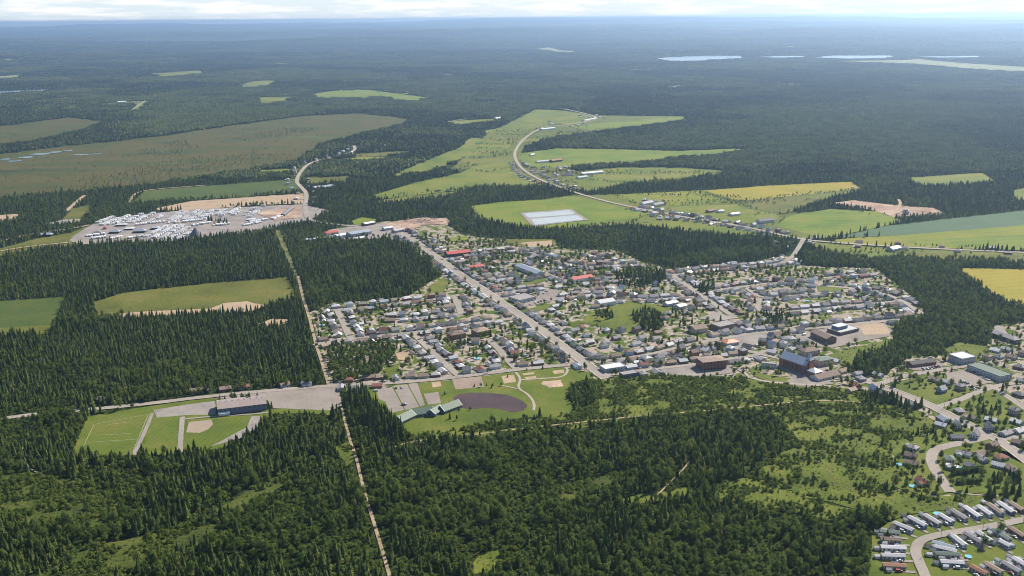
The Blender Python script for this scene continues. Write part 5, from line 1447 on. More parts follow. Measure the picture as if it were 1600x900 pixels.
# ------------------------------------------------------------------ mobile homes
MOB = [((1420,812),(1446,826)),((1445,809),(1468,823)),((1468,808),(1488,820)),((1487,801),(1510,815)),((1507,796),(1530,812)),((1528,795),(1549,809)),((1543,791),(1566,807)),((1560,789),(1583,805)),((1578,789),(1598,802)),((1397,821),(1426,833)),
 ((1375,834),(1405,837)),((1376,846),(1407,848)),((1376,859),(1415,861)),((1377,872),(1413,873)),((1379,887),(1415,889)),((1457,851),(1492,861)),((1461,869),(1498,871)),((1469,882),(1505,884)),((1489,842),(1508,857)),((1507,837),(1535,853)),((1527,835),(1548,850)),((1552,832),(1578,848)),((1577,828),(1600,843)),
 ((1563,850),(1578,858)),((1517,889),(1541,902)),((1539,884),(1565,899)),((1567,883),(1593,898)),((1583,876),(1606,890)),((1460,858),(1494,866))]
MLAB = ['first of the upper row, beside the brush','second of the upper row','third of the upper row, by the blue pool cover','fourth of the upper row','fifth of the upper row','sixth of the upper row','seventh of the upper row','eighth of the upper row','last of the upper row at the frame edge','set askew between upper row and left column',
 'topmost of the left column','second down the left column','third down the left column','fourth down the left column','lowest of the left column','at the inside of the road bend','facing the left column across the road','lowest beside the road, behind the conifer','narrow one right of the bend','first below the straight road','second below the straight road','third below the straight road','fourth below the straight road',
 'short one in the middle of the lawns','at the bottom edge, left of the round pool','at the bottom edge, below the round pool','right of the round pool','at the right corner of the park','doubled up beside the bend']
MROOF = ['light grey','grey','light grey','dark grey','light grey','grey','tan','light grey','brown','grey','green-grey','brown','light grey','grey','rust','blue-grey','green-grey','grey','light grey','dark grey','grey','green-grey','brown','light grey','rust','tan','dark grey','grey','light grey']
MWALL = ['pale blue','beige','pale grey','cream','pale blue','white','pale blue','slate blue','brown brick','pale grey','cream','beige','white','pale grey','beige','pale blue','pale grey','pale blue','white','beige','cream','pale grey','brick','white','cream','cream','pale grey','white','pale grey']
MROOF = [{'dark grey': 'grey', 'grey': 'light grey'}.get(m_, m_) for m_ in MROOF]
for i, (a, b) in enumerate(MOB):
    A = px2g(a); B = px2g(b); d = B - A; L = min(float(np.linalg.norm(d)), 19.5); c = (A + B) / 2
    L = max(13.0, L) if i != 23 else 9.0
    r = building('mobile_home', c, math.atan2(d[1], d[0]), round(L * 2) / 2, 4.4, 3.0, 0.95, 'gable', MWALL[i], MROOF[i], f"{MWALL[i]} mobile home with {MROOF[i]} roof, {MLAB[i]}".replace('brown brick', 'brown'), 'mobile home', 'mobile homes in the park', windows=5, door=True, win=(1.4, 1.1))
    sk = MB(); sk.box(-L / 2 + 1.5, -L / 2 + 5.5, -4.4, -2.24, 0, .7); obj('porch', cached(('porch', L), lambda: sk.mesh('porch', [surf('deck_wood', (.30, .22, .15), .8, .3)])), r)
    t = d / np.linalg.norm(d); n = np.array([-t[1], t[0]])
    for sk_, q in enumerate((c + n * 4.6 + t * rh.uniform(-6, -2), c + n * 4.8 + t * rh.uniform(1, 5), c - n * 4.9 - t * rh.uniform(5, 8), c - t * (L / 2 + rh.uniform(2.5, 5)))):
      if rh.random() < .72:
        wc = rh.choice(['white', 'cream', 'pale grey', 'beige']); rc = rh.choice(['white', 'light grey', 'grey', 'brown'])
        o = obj('garden_shed', cached(('shed', wc, rc, False), lambda: shed_mesh(wc, rc, False)), None, (q[0], q[1], .02), math.atan2(t[1], t[0]))
        tag(o, f"{wc} {('garden shed beside', 'small shed behind', 'shed across from', 'end shed of')[sk_]} the mobile home {MLAB[i].split(',')[0]}", 'shed', 'sheds in the mobile home park')
    DR = [c + t * (L / 2 + 1), c + t * (L / 2 + 7)]
    q = c - n * 4.6 + t * rh.uniform(1, 5)
    if rh.random() < .85: CAR_SPOTS.insert(0, (q, math.atan2(t[1], t[0]), f"beside the mobile home {MLAB[i].split(',')[0]}"))
    ribbon('driveway', [c - n * 4.2 - t * 3, c - n * 4.2 + t * (L / 2 + 6)], 3.0, G_grav, 3.5, 0, True)

# round garden pools
M_POOL = surf('pool_water', (0.16, 0.50, 0.62), .1, .08, .5)
for p, rad, lb in (((1513,871),2.6,'small round blue pool between two mobile homes'),((1559,881),3.4,'large round blue pool in the mobile home park'),((1465,804),3.4,'blue-covered pool behind the upper row of mobile homes'),((1405,727),3.0,'pale round pool behind the brown-roofed houses'),((1502,733),3.0,'blue pool inside the curved street'),((1426,761),3.2,'whitish pool at the brush edge'),((746,561),4.0,'turquoise garden pool on the crescent'),((1262,471),3,'blue pool in the upper estate'),((502,509),4.2,'turquoise pool near the sandy track'),((1577,587),3,'blue pool behind the big store')):
    c = px2g(p); r = empty('garden_pool', (c[0], c[1], 0)); tag(r, lb, 'pool', 'garden pools')
    mb = MB(); n_ = 18
    vs = [(q * math.cos(6.283 * k / n_), q * math.sin(6.283 * k / n_), z) for q, z in ((rad, 0), (rad, 1.25), (rad - .15, 1.25), (rad - .15, 1.0)) for k in range(n_)]
    mb.add(vs, [(j * n_ + k, j * n_ + (k + 1) % n_, (j + 1) * n_ + (k + 1) % n_, (j + 1) * n_ + k) for j in range(3) for k in range(n_)])
    obj('pool_wall', mb.mesh('pool_wall', [M_TRIM]), r)
    mb = MB(); mb.add([((rad - .14) * math.cos(6.283 * k / n_), (rad - .14) * math.sin(6.283 * k / n_), 1.05) for k in range(n_)], [tuple(range(n_))])
    obj('pool_water', mb.mesh('pool_water', [M_POOL]), r)

# ------------------------------------------------------------------ vehicles
CARC = {'white': surf('car_white', (.72, .72, .72), .3, .04, 1, 0, .5), 'silver': surf('car_silver', (.45, .46, .48), .3, .04, 1, .4, .5), 'dark': surf('car_dark', (.03, .032, .038), .3, .05, 1, 0, .5), 'red': surf('car_red', (.35, .03, .03), .3, .05, 1, 0, .5), 'blue': surf('car_blue', (.05, .10, .25), .3, .05, 1, 0, .5), 'grey': surf('car_grey', (.16, .165, .175), .3, .05, 1, .3, .5)}
M_TYRE = surf('tyre', (.025, .025, .025), .9, .1)
def car_mesh(c, van):
    mb = MB(); L, W = (4.9, 1.9) if van else (4.5, 1.78)
    prof = [(-.5, .35), (-.5, .75), (-.47, .92), (-.2, 1.0), (.42, .95), (.5, .85), (.5, .35)] if not van else [(-.5, .35), (-.5, .95), (-.3, 1.08), (.49, 1.1), (.5, .35)]
    vs = [(x * L, s * W / 2, z) for s in (-1, 1) for x, z in prof]; k = len(prof)
    mb.add(vs, [tuple(range(k)), tuple(range(2 * k - 1, k - 1, -1))] + [(i, k + i, k + (i + 1) % k, (i + 1) % k) for i in range(k)], 0)
    cab = [(-.24, .98), (-.09, 1.43), (.24, 1.45), (.40, .96)] if not van else [(-.32, 1.05), (-.16, 1.78), (.46, 1.82), (.49, 1.08)]
    vs = [(x * L, s * (W / 2 - (.08 if z < 1.2 else .24)), z) for s in (-1, 1) for x, z in cab]
    mb.add(vs, [(0, 1, 2, 3), (7, 6, 5, 4), (0, 4, 5, 1), (2, 6, 7, 3)], 1); mb.add(vs, [(1, 5, 6, 2)], 0)
    for x in (-.31, .31):
        for s in (-1, 1): mb.ycyl(x * L, s * (W / 2 - .2), s * (W / 2 + .02), .33, .33, 8, 2)
    return mb.mesh('car', [CARC[c], M_GLASS, M_TYRE])
rc_ = random.Random(5)
n_car = 0
def put_car(p, rz, words_, colour=None, group='parked cars', zz=.34):
    global n_car
    if n_car > 320: return
    c = colour or rc_.choice(['white'] * 4 + ['silver'] * 3 + ['dark'] * 4 + ['grey'] * 2 + ['red', 'blue']); van = rc_.random() < .3
    o = obj('parked_van' if van else 'parked_car', cached(('car', c, van), lambda: car_mesh(c, van)), None, (p[0], p[1], zz), rz + rc_.choice((0, math.pi)))
    n_car += 1
    tag(o, f"{c} {'van' if van else 'car'} {words_}", 'van' if van else 'car', group)
for p, rz, w_ in CAR_SPOTS: put_car(p, rz, w_)
def car_row(a, b, n_, turn, words_, prob=.8):
    A = px2g(a); B = px2g(b); d = B - A; rz = math.atan2(d[1], d[0]) + R(turn); k = 0
    for i in range(n_):
        if rc_.random() > prob: continue
        q = A + d * (i + .5) / n_ + np.array([rc_.gauss(0, .3), rc_.gauss(0, .3)])
        put_car(q, rz, f"{words_}, {ORD[k]} from left", zz=.5); k += 1
car_row((1500,594),(1527,611),9,90,'in the long row on the big store lot'); car_row((1522,582),(1545,596),8,90,'in the row along the big store wall', .9); car_row((1440,578),(1470,573),6,90,'in front of the low dark block', .8); car_row((826,477),(860,468),8,60,'on the store lot, near row', .7); car_row((838,462),(856,458),6,60,'on the store lot, far row', .7)
car_row((617,608),(634,606),4,90,'on the lot nearest the street', .4); car_row((628,634),(640,632),3,90,'outside the green-roofed centre', .9); car_row((655,635),(690,630),6,80,'beside the green-roofed centre', .6); car_row((1268,594),(1284,592),3,40,'on the gravel below the church', 1); car_row((310,632),(332,628),5,70,'on the gravel lot by the arena', .7); car_row((268,672),(276,664),3,30,'beside the practice pitch', 1); car_row((240,650),(246,650),1,0,'alone at the corner of the gravel lot', 1)
car_row((1120,497),(1145,504),4,70,'on the corner lot', .7); car_row((1160,534),(1195,528),5,30,'on the square by the orange roof', .7); car_row((420,616),(500,610),5,20,'on the paved forecourt', .3); car_row((1120,588),(1140,585),2,20,'below the brick school', .6); car_row((1300,545),(1330,538),3,30,'on the flat school paving', .5)
for (a, b, n_) in (((935,584),(938,586),1),((905,560),(910,563),1),((700,414),(704,417),1),((860,527),(864,530),1),((1405,616),(1412,619),1),((1360,598),(1366,599),1),((1416,589),(1422,588),1),((1445,581),(1452,580),1),((1520,668),(1524,670),1),((1556,686),(1560,688),1)):
    A = px2g(a); B = px2g(b); put_car((A + B) / 2, math.atan2(*(B - A)[::-1]), zz=.8, words_='driving on the street near ' + ('the corner block' if a[0] == 935 else 'the blue roof' if a[0] == 905 else 'the red roofs' if a[0] == 700 else 'the old quarter' if a[0] == 860 else 'the fork' if a[0] == 1405 else 'the fork row' if a[0] == 1360 else 'the dark block entrance' if a[0] == 1416 else 'the dark block exit' if a[0] == 1445 else 'the curved street mouth' if a[0] == 1520 else 'the corner house'))
# salvage yard: wrecks in rows on pale soil
k = 0
for j in range(4):
    for i in range(15):
        if rc_.random() < .3: continue
        p = px2g((640 + i * 3.6 - j * 4, 350 - i * .25 - j * 2.2 + rc_.uniform(-.4, .4)))
        o = obj('wrecked_car', cached(('car', c_ := rc_.choice(['white', 'silver', 'grey', 'red', 'blue', 'white', 'silver']), False), lambda: car_mesh(c_, False)), None, (p[0], p[1], .7), rc_.uniform(0, 3.1))
        tag(o, f"{c_} wreck in row {('one','two','three','four')[j]} of the salvage yard, {ORD[i]} from left", 'car', 'wrecks in the salvage yard')

# camper trailers and motorhomes on the fairground lot
M_RVW = surf('camper_white', (.95, .95, .95), .35, .05, .4, 0, .4); M_STR = surf('camper_stripe', (.22, .26, .34), .5, .1)
def camper_mesh(motor, stripe):
    mb = MB(); L, W, h = (10.5, 2.6, 3.3) if motor else (8.6, 2.5, 2.9)
    pr = [(-.5, .5), (-.5, .78), (-.44, 1.0), (.47, 1.0), (.5, .93), (.5, .16), (-.5, .16)]
    pr = [(x, .45 + (z - .16) / .84 * (h - .45)) for x, z in pr]; k = len(pr)
    vs = [(x * L, s * W / 2, z) for s in (-1, 1) for x, z in pr]
    mb.add(vs, [tuple(range(k)), tuple(range(2 * k - 1, k - 1, -1))] + [(i, k + i, k + (i + 1) % k, (i + 1) % k) for i in range(k)], 0)
    for s in (-1, 1):
        y = s * (W / 2 + .012)
        for x0, x1, z0, z1, m_ in ((-.38, -.2, 1.6, 2.3, 1), (.0, .15, 1.6, 2.3, 1), (.25, .4, 1.6, 2.3, 1), (-.49, .49, 1.05, 1.3, 2)):
            f = (0, 1, 2, 3) if s < 0 else (3, 2, 1, 0)
            mb.add([(x0 * L, y, z0), (x1 * L, y, z0), (x1 * L, y, z1), (x0 * L, y, z1)], [f], m_)
        for x in ((-.3, .28) if motor else (.0, .11)): mb.ycyl(x * L, s * (W / 2 - .25), s * (W / 2 + .01), .38, .38, 8, 3)
    if not motor: mb.box(-L / 2 - 1.3, -L / 2, -.07, .07, .45, .58, 3)
    mb.box(-.4, .4, -.4, .4, h, h + .28, 0)
    return mb.mesh('camper', [M_RVW, M_GLASS, M_STR, M_TYRE])
CROWS = [((152,349),(178,339),6),((158,353),(186,342),6),((184,345),(202,337),5),((200,346),(222,335),7),((206,349),(228,338),6),((222,344),(241,333),6),((246,343),(257,335),4),((262,347),(284,330),8),((268,349),(292,331),8),((286,345),(310,329),7),((312,342),(334,328),7),((318,343),(340,329),6),((338,337),(354,327),5),((358,335),(374,325),6),((364,337),(380,326),5),((382,338),(398,325),5),((400,334),(412,322),5),
 ((228,371),(262,353),9),((240,373),(274,353),9),((252,374),(286,353),9),((264,375),(294,356),7),((262,350),(318,344),10),((160,352),(222,346),12),((384,349),(420,343),8),((380,353),(412,347),7),((134,370),(164,366),5),((172,374),(190,370),3),((205,372),(225,369),4),((332,353),(362,350),6),((200,373),(214,371),3),((300,353),(330,348),6),((212,352),(258,347),8),((276,376),(304,361),6),((296,345),(318,331),6),((344,339),(360,328),5),((140,374),(166,371),5),((422,344),(440,338),5),((388,341),(404,329),5),((176,352),(196,341),5),((230,350),(252,337),5)]
n_rv = 0
PARKED = []
for j, (a, b, n_) in enumerate(CROWS):
    A = px2g(a); B = px2g(b); d = B - A; t = d / np.linalg.norm(d)
    n_ = int(n_ * 1.7)
    for i in range(n_):
        if rc_.random() < .08: continue
        q = A + d * (i + .5) / n_ + np.array([rc_.gauss(0, .6), rc_.gauss(0, .6)])
        steep = abs(a[1] - b[1]) > 8
        rz = (math.atan2(t[1], t[0]) + math.pi / 2 if not steep else 0.05) + rc_.gauss(0, .08)
        c_, s_ = math.cos(rz), math.sin(rz)
        if any(abs((q[0] - u[0]) * c_ + (q[1] - u[1]) * s_) < 10.4 and abs((q[1] - u[1]) * c_ - (q[0] - u[0]) * s_) < 3.4 for u in PARKED): continue
        PARKED.append(q)
        mo = rc_.random() < .45
        o = obj('motorhome' if mo else 'camper_trailer', cached(('rv', mo), lambda: camper_mesh(mo, 0)), None, (q[0], q[1], .5), rz + rc_.choice((0, math.pi)))
        tag(o, f"white {'motorhome' if mo else 'camper trailer'}, {ORD[i]} in {ORD[j]} row of the fairground lot", 'camper', 'campers on the fairground lot'); n_rv += 1
        FREE.append((q, 3.0, 7, 3, rz))
# big tents and stands of the fair
def tent(p, L, W, h, rs, col, top, lb):
    c = px2g(p); r = empty('fair_tent', (c[0], c[1], 0), .12); tag(r, lb, 'tent', 'fair tents on the lot')
    mb = MB()
    for sx in (-1, 1):
        for sy in (-1, 0, 1): mb.cyl(sx * L / 2 * .98, sy * W / 2 * .98, 0, h, .1, .1, 6)
    obj('poles', mb.mesh('poles', [M_METAL]), r)
    obj('canopy', roof_mesh(L, W, h, rs, 'hip', ROOFC[top]), r)
    mb = MB()
    y = W / 2; vs = [(-L / 2, y, 0.1), (L / 2, y, 0.1), (L / 2, y, h), (-L / 2, y, h), (-L / 2, -y, 0.1), (-L / 2, -y, h)]
    mb.add(vs, [(0, 1, 2, 3), (4, 0, 3, 5)]); obj('side_wall', mb.mesh('side_wall', [WALLC[col]]), r)
    FREE.append((c, L * .5, L, W, 0))
tent((152,366), 16, 11, 3.2, 3.4, 'dark', 'dark grey', 'dark fair tent, leftmost of the big tents'); tent((180,364), 20, 13, 3.4, 3.6, 'slate blue', 'blue-grey', 'blue-grey fair tent right of the dark one'); tent((202,359), 18, 10, 3, 2.6, 'white', 'white', 'white tent between the two blue ones'); tent((219,363), 24, 14, 3.6, 4.0, 'slate blue', 'blue-grey', 'largest blue-grey fair tent in the middle'); tent((243,358), 16, 10, 3.2, 3, 'slate blue', 'silver', 'silver tent right of the largest tent'); tent((164,358), 7, 6, 3, 2.4, 'white', 'red', 'small red tent behind the dark one'); tent((72,369), 24, 12, 4, 3.0, 'pale blue', 'blue-grey', 'blue tent alone at the end of the lot'); tent((190,353), 22, 9, 3, 2.4, 'cream', 'white', 'long white tent behind the others'); tent((392,345), 18, 10, 3.2, 2.6, 'pale blue', 'white', 'white tent near the bare yard')

# utility poles along the main street and the park street
mbp = MB(); mbp.cyl(0, 0, -.5, 10, .16, .11, 6); pole_me = mbp.mesh('pole', [M_BARK]); mbp = MB(); mbp.box(-1.1, 1.1, -.06, .06, 9.1, 9.25); mbp.cyl(.5, 0, 8.1, 8.9, .22, .22, 6); arm_me = mbp.mesh('crossarm', [M_BARK])
for st, gap, off in (('the diagonal main street', 38, 8.2), ('the long street by the park', 45, 6.5), ('the wide road down the edge', 36, 8.0), ('the mobile home park road', 40, 6.0), ('the street past the low dark block', 40, 6.5)):
    L_ = next(x[0] for x in ROADS if x[2] == st); seg = np.linalg.norm(np.diff(L_, axis=0), axis=1); cum = np.concatenate([[0], np.cumsum(seg)]); s = 15; k = 0
    while s < cum[-1] - 5:
        i = max(0, min(np.searchsorted(cum, s) - 1, len(seg) - 1)); q = L_[i] + (L_[i + 1] - L_[i]) * ((s - cum[i]) / seg[i]); t = (L_[i + 1] - L_[i]) / seg[i]; n = np.array([-t[1], t[0]])
        px = g2px([q])[0]; p = q + n * off
        if 0 < px[0] < 1600 and px[1] < 900:
            r = empty('utility_pole', (p[0], p[1], 0), math.atan2(n[1], n[0])); obj('pole', pole_me, r); obj('crossarm', arm_me, r)
            tag(r, f"wooden utility pole, {ORD[min(k, 48)]} along {st}", 'utility pole', 'utility poles by the streets'); k += 1
        s += gap
# ------------------------------------------------------------------ the woods
def plant(name, xy, crown, trunk, label, cat, group, s, rz, crown_name='crown'):
    r = empty(name, (xy[0], xy[1], 0), rz); r.scale = (s, s, s)
    obj('trunk', trunk, r); obj(crown_name, crown, r)
    tag(r, label, cat, group)
    return r

# near and middle woods: single trees
P1 = grid_pts(620, 1000, 5.4); P2 = grid_pts(1000, 1700, 5.2); P3 = grid_pts(1700, 2600, 6.6)
PT = np.concatenate([P1, P2, P3])
PT = PT[forest_mask(PT) & (RNG.random(len(PT)) > .07)]
pxT = g2px(PT)
stand = fbm(PT[:, 0] / 95, PT[:, 1] / 95, 71, 3)
gap = fbm(PT[:, 0] / 38, PT[:, 1] / 38, 83, 3)
leafy = np.zeros(len(PT), bool)
for w in LEAFY: leafy |= inpoly(pxT, w)
pb = np.where(leafy, 0.72, np.where(pxT[:, 1] > 640, 0.10 + 0.75 * sstep(.52, .68, stand), 0.06 + .6 * sstep(.52, .68, stand)))
right_fg = (pxT[:, 0] > 620) & (pxT[:, 1] > 640)
pb = np.where(right_fg & ~leafy, np.clip(pb + .32, 0, 1), pb)
isb = RNG.random(len(PT)) < pb
# glades with low growth in the foreground woods
thin = (pxT[:, 1] > 640) & (gap > np.where(right_fg, .555, .575))
low = thin & (RNG.random(len(PT)) < .8)
scale = RNG.normal(1.0, .2, len(PT)).clip(.5, 1.6) * (.62 + .72 * fbm(PT[:, 0] / 45, PT[:, 1] / 45, 91, 3))
scale = np.where(isb, scale * .95, scale) * np.where(pxT[:, 1] > 640, 1.0, .86)
turn = RNG.uniform(0, 6.28, len(PT))
form = RNG.integers(0, 5, len(PT))
dist = np.hypot(PT[:, 0], PT[:, 1])

inframe = (pxT[:, 0] > 4) & (pxT[:, 0] < 1596) & (pxT[:, 1] < 897)
con = np.where(~isb & ~low)[0]; bro = np.where(isb & ~low)[0]
def nearest(ix, n):
    c = ix[inframe[ix]]
    return c[np.argsort(dist[c])[:n]]
one_c = nearest(con, 290); one_b = nearest(bro, 290)
for ix, nm, crowns, trunk, cat in ((one_c, 'spruce_tree', SPRUCE, TRUNK_S, 'conifer'), (one_b, 'leafy_tree', BROAD, TRUNK_B, 'tree')):
    for i in ix:
        x = pxT[i, 0]
        where = 'left of the sandy trail' if x < 600 else 'between the sandy trail and the mobile homes' if x < 1340 else 'beside the mobile homes'
        kind_ = 'dark narrow conifer' if cat == 'conifer' else 'rounded leafy tree'
        plant(nm, PT[i], crowns[form[i]], trunk, f"{kind_} in the front woods {where}", cat, f"{kind_}s in the front woods {where}", scale[i], turn[i])
m_c = np.setdiff1d(con, one_c); m_b = np.setdiff1d(bro, one_b)
scatter_tree('conifer_forest', PT[m_c], scale[m_c], turn[m_c], form[m_c], SPRUCE, 'dark coniferous forest around the town and in front of it')
scatter_tree('leafy_forest', PT[m_b], scale[m_b], turn[m_b], form[m_b], BROAD, 'paler leafy woods mixed among the conifers')

# brush: glades, meadows, forest margins
def clear_px(P):
    q = g2px(P); m = np.ones(len(P), bool)
    for w in CLEAR: m &= ~inpoly(q, w)
    return m
B1 = PT[low]
cand = np.concatenate([grid_pts(620, 1000, 2.5), grid_pts(1000, 1250, 3.0)])
cpx = g2px(cand)
keep = np.zeros(len(cand), bool); big = np.zeros(len(cand), bool)
cl = fbm(cand[:, 0] / 16, cand[:, 1] / 16, 131, 3)
for mp, dn in MEADOWS:
    m = inpoly(cpx, mp)
    keep |= m & (RNG.random(len(cand)) < dn * sstep(.62 - .32 * dn, .72 - .3 * dn, cl))
    big |= m & (RNG.random(len(cand)) < dn * .06 * sstep(.45, .6, cl))
rg = road_gap(cand); keep &= rg > 1.5; big &= rg > 2.5
for w in CLEAR: 
    m = inpoly(cpx, w); keep &= ~m; big &= ~m
for q, r_, *_ in FREE: keep &= ((cand - q) ** 2).sum(1) > (r_ + 1) ** 2; big &= ((cand - q) ** 2).sum(1) > (r_ + 2) ** 2
under = cand[(RNG.random(len(cand)) < .22) & forest_mask(cand) & (cpx[:, 1] > 640)]
inm = np.zeros(len(cand), bool)
for mp, dn in MEADOWS: inm |= inpoly(cpx, mp)
tuft = cand[inm & ~keep & (rg > .8) & (RNG.random(len(cand)) < .42)]
tuft = tuft[clear_px(tuft)]
BP = np.concatenate([B1, cand[keep], under, tuft])
bs = RNG.normal(1, .3, len(BP)).clip(.45, 1.8); bs[len(BP) - len(tuft):] *= RNG.uniform(.18, .5, len(tuft)); bt = RNG.uniform(0, 6.28, len(BP)); bf = RNG.integers(0, 3, len(BP))
bpx = g2px(BP); bd = np.hypot(*BP.T)
vis = np.where((bpx[:, 0] > 4) & (bpx[:, 0] < 1596) & (bpx[:, 1] < 897) & (np.arange(len(BP)) >= len(B1)) & (np.arange(len(BP)) < len(B1) + keep.sum()))[0]
one = vis[np.argsort(bd[vis])[:280]]
for i in one:
    wh = 'in the brush at the lower left' if bpx[i, 0] < 600 else 'in the meadow left of the mobile homes' if bpx[i, 1] > 700 else 'in the meadow below the church'
    plant('bush', BP[i], BUSH[bf[i]], TRUNK_H, f"low rounded green bush {wh}", 'bush', f"bushes {wh}", bs[i], bt[i], 'foliage')
rest = np.setdiff1d(np.arange(len(BP)), one)
scatter_tree('brush', BP[rest], bs[rest], bt[rest], bf[rest], BUSH, 'low green brush filling glades, meadows and wood edges')
# trees standing singly in the meadows
ti = 0
for p in RNG.permutation(cand[big])[:330]:
    x, y = g2px([p])[0]
    if not (0 < x < 1600 and y < 898): continue
    wh = 'in the meadow below the church' if y < 690 and x > 850 else 'in the meadow left of the mobile homes' if x > 1100 else 'in the brush at the lower left' if x < 600 else 'in a glade of the front woods'
    if RNG.random() < .5: plant('meadow_conifer', p, SPRUCE[RNG.integers(0, 5)], TRUNK_S, f"dark conifer standing free {wh}", 'conifer', f"free-standing conifers {wh}", RNG.uniform(.45, .85), RNG.uniform(0, 6))
    else: plant('meadow_tree', p, BROAD[RNG.integers(0, 5)], TRUNK_B, f"small leafy tree standing free {wh}", 'tree', f"free-standing leafy trees {wh}", RNG.uniform(.45, .85), RNG.uniform(0, 6))

# the tall dark row between the forecourt and the car park
for k in range(46):
    f = k / 45; a = px2g((556 + f * 62, 625 + f * 60)); a = a + np.array([RNG.uniform(-13, 9), RNG.uniform(-6, 6)])
    plant('poplar_tree', a, POPLAR[k % 3], TRUNK_S, 'tall dark columnar tree in the row beside the paved forecourt', 'tree', 'columnar trees beside the forecourt', RNG.uniform(.85, 1.15), RNG.uniform(0, 6))

# clipped hedges, the clump behind them, the little grove on the camper lot
def hedge(p0, p1, w, h, label):
    a = px2g(p0); b = px2g(p1); d = b - a; L = float(np.linalg.norm(d)); rnd = random.Random(int(L * 10))
    r = empty('hedge', ((a[0] + b[0]) / 2, (a[1] + b[1]) / 2, 0), math.atan2(d[1], d[0])); tag(r, label, 'hedge', 'hedges by the curved street')
    mb = MB(); mb.box(-L / 2 + .3, L / 2 - .3, -w / 2 + .4, w / 2 - .4, -.2, h - .5)
    for k in range(int(L * 14)):
        x = rnd.uniform(-L / 2, L / 2); s_ = rnd.random(); y, z = (rnd.uniform(-w / 2, w / 2), h - rnd.uniform(0, .5)) if s_ < .4 else ((w / 2 if s_ < .7 else -w / 2) * rnd.uniform(.8, 1.05), rnd.uniform(.2, h))
        u = Vector((rnd.gauss(0, 1), rnd.gauss(0, 1), rnd.gauss(0, 1))).normalized() * .6; v = u.orthogonal().normalized() * .45; p = Vector((x, y, z))
        mb.add([p - u, p - v, p + u, p + v], [(0, 1, 2, 3)])
    obj('foliage', mb.mesh('foliage', [M_CONIFER]), r)
hedge((1487,742), (1534,736), 4.5, 5.0, 'upper clipped dark hedge inside the curved dead-end street'); hedge((1494,757), (1526,754), 4.0, 4.5, 'lower clipped dark hedge inside the curved dead-end street')
for k in range(16):
    p = px2g((1542 + RNG.uniform(0, 52), 742 + RNG.uniform(0, 42)))
    if clear_of(p, 2.5): plant('dense_conifer', p, SPRUCE[k % 5], TRUNK_S, 'tall dark conifer in the clump behind the clipped hedges', 'conifer', 'conifers behind the clipped hedges', RNG.uniform(.9, 1.3), RNG.uniform(0, 6))
for k in range(16):
    p = px2g((324 + RNG.uniform(0, 34), 348 + RNG.uniform(-3, 3))); plant('lot_conifer', p, SPRUCE[k % 5], TRUNK_S, 'dark conifer in the small grove on the fairground lot', 'conifer', 'conifers on the fairground lot', RNG.uniform(.8, 1.1), RNG.uniform(0, 6))
for k, q_ in enumerate([(1439,636),(1434,634),(1566,611),(1527,655),(1540,652),(1548,646),(1556,640),(1535,645),(1400,632),(1408,634),(1414,638),(1394,628)]):
    p = px2g(q_)
    if clear_of(p, 1.5): plant('street_conifer', p, SPRUCE[k % 5], TRUNK_S, f'dark conifer standing near the wide road', 'conifer', 'conifers near the wide road', RNG.uniform(.9, 1.2), RNG.uniform(0, 6))
for k, q_ in enumerate([(762,584),(793,590),(823,581),(848,577),(702,633),(717,642),(735,641),(703,655),(714,657),(741,605),(752,605),(760,603),(770,606),(695,617),(690,640),(768,606),(783,603)]):
    p = px2g(q_); plant('park_tree', p, (SPRUCE if k % 2 else BROAD)[k % 5], TRUNK_S, f'small tree on the park lawn around the pond, {ORD[k]} clockwise'.replace(f', {ORD[k]} clockwise', ''), 'tree', 'small trees around the pond', RNG.uniform(.4, .65), RNG.uniform(0, 6))

# garden and street trees of the town
tp = np.concatenate([grid_pts(700, 1300, 10), grid_pts(1300, 1900, 10.5)]); tpx = g2px(tp)
ok = inpoly(tpx, TOWN_P) | inpoly(tpx, np.array(PARK_HOMES, float)) & (RNG.random(len(tp)) < .25)
for w in CLEAR:
    if len(w) != len(PARK_HOMES): ok &= ~inpoly(tpx, w)
for w in WOODS_IN_TOWN: ok &= ~inpoly(tpx, w)
for w, d in MEADOWS: ok &= ~inpoly(tpx, w)
tp = tp[ok]
tp = tp[road_gap(tp) > 1.5]
for q, r_, L, W, rz in FREE:
    v = tp - q; c_, s_ = math.cos(rz), math.sin(rz); u = np.abs(v[:, 0] * c_ + v[:, 1] * s_); w_ = np.abs(-v[:, 0] * s_ + v[:, 1] * c_)
    tp = tp[(u > L / 2 + 1.6) | (w_ > W / 2 + 1.6)]
tpx = g2px(tp); dens = fbm(tp[:, 0] / 60, tp[:, 1] / 60, 17, 3)
sel = RNG.random(len(tp)) < .25 + .75 * sstep(.42, .62, dens)
tp = tp[sel]; tpx = tpx[sel]
o_ = np.argsort(np.hypot(*tp.T)); tp = tp[o_]; tpx = tpx[o_]
print('town trees', len(tp))
vis = (tpx[:, 0] > 0) & (tpx[:, 0] < 1600) & (tpx[:, 1] < 898)
streets = [(x[0][::4], x[2]) for x in ROADS if x[2]]
nc = nb = 0; rest_i = []
for i, p in enumerate(tp):
    cf = RNG.random() < .22
    if not vis[i] or (cf and nc >= 150) or (not cf and nb >= 290): rest_i.append(i); continue
    st = min(streets, key=lambda s: ((s[0] - p) ** 2).sum(1).min())[1]
    if cf: plant('garden_conifer', p, SPRUCE[RNG.integers(0, 5)], TRUNK_S, f"dark garden conifer near {st}", 'conifer', f"garden conifers near {st}", RNG.uniform(.5, .95), RNG.uniform(0, 6)); nc += 1
    else: plant('garden_tree', p, BROAD[RNG.integers(0, 5)], TRUNK_B, f"leafy garden tree near {st}", 'tree', f"garden trees near {st}", RNG.uniform(.6, 1.1), RNG.uniform(0, 6)); nb += 1
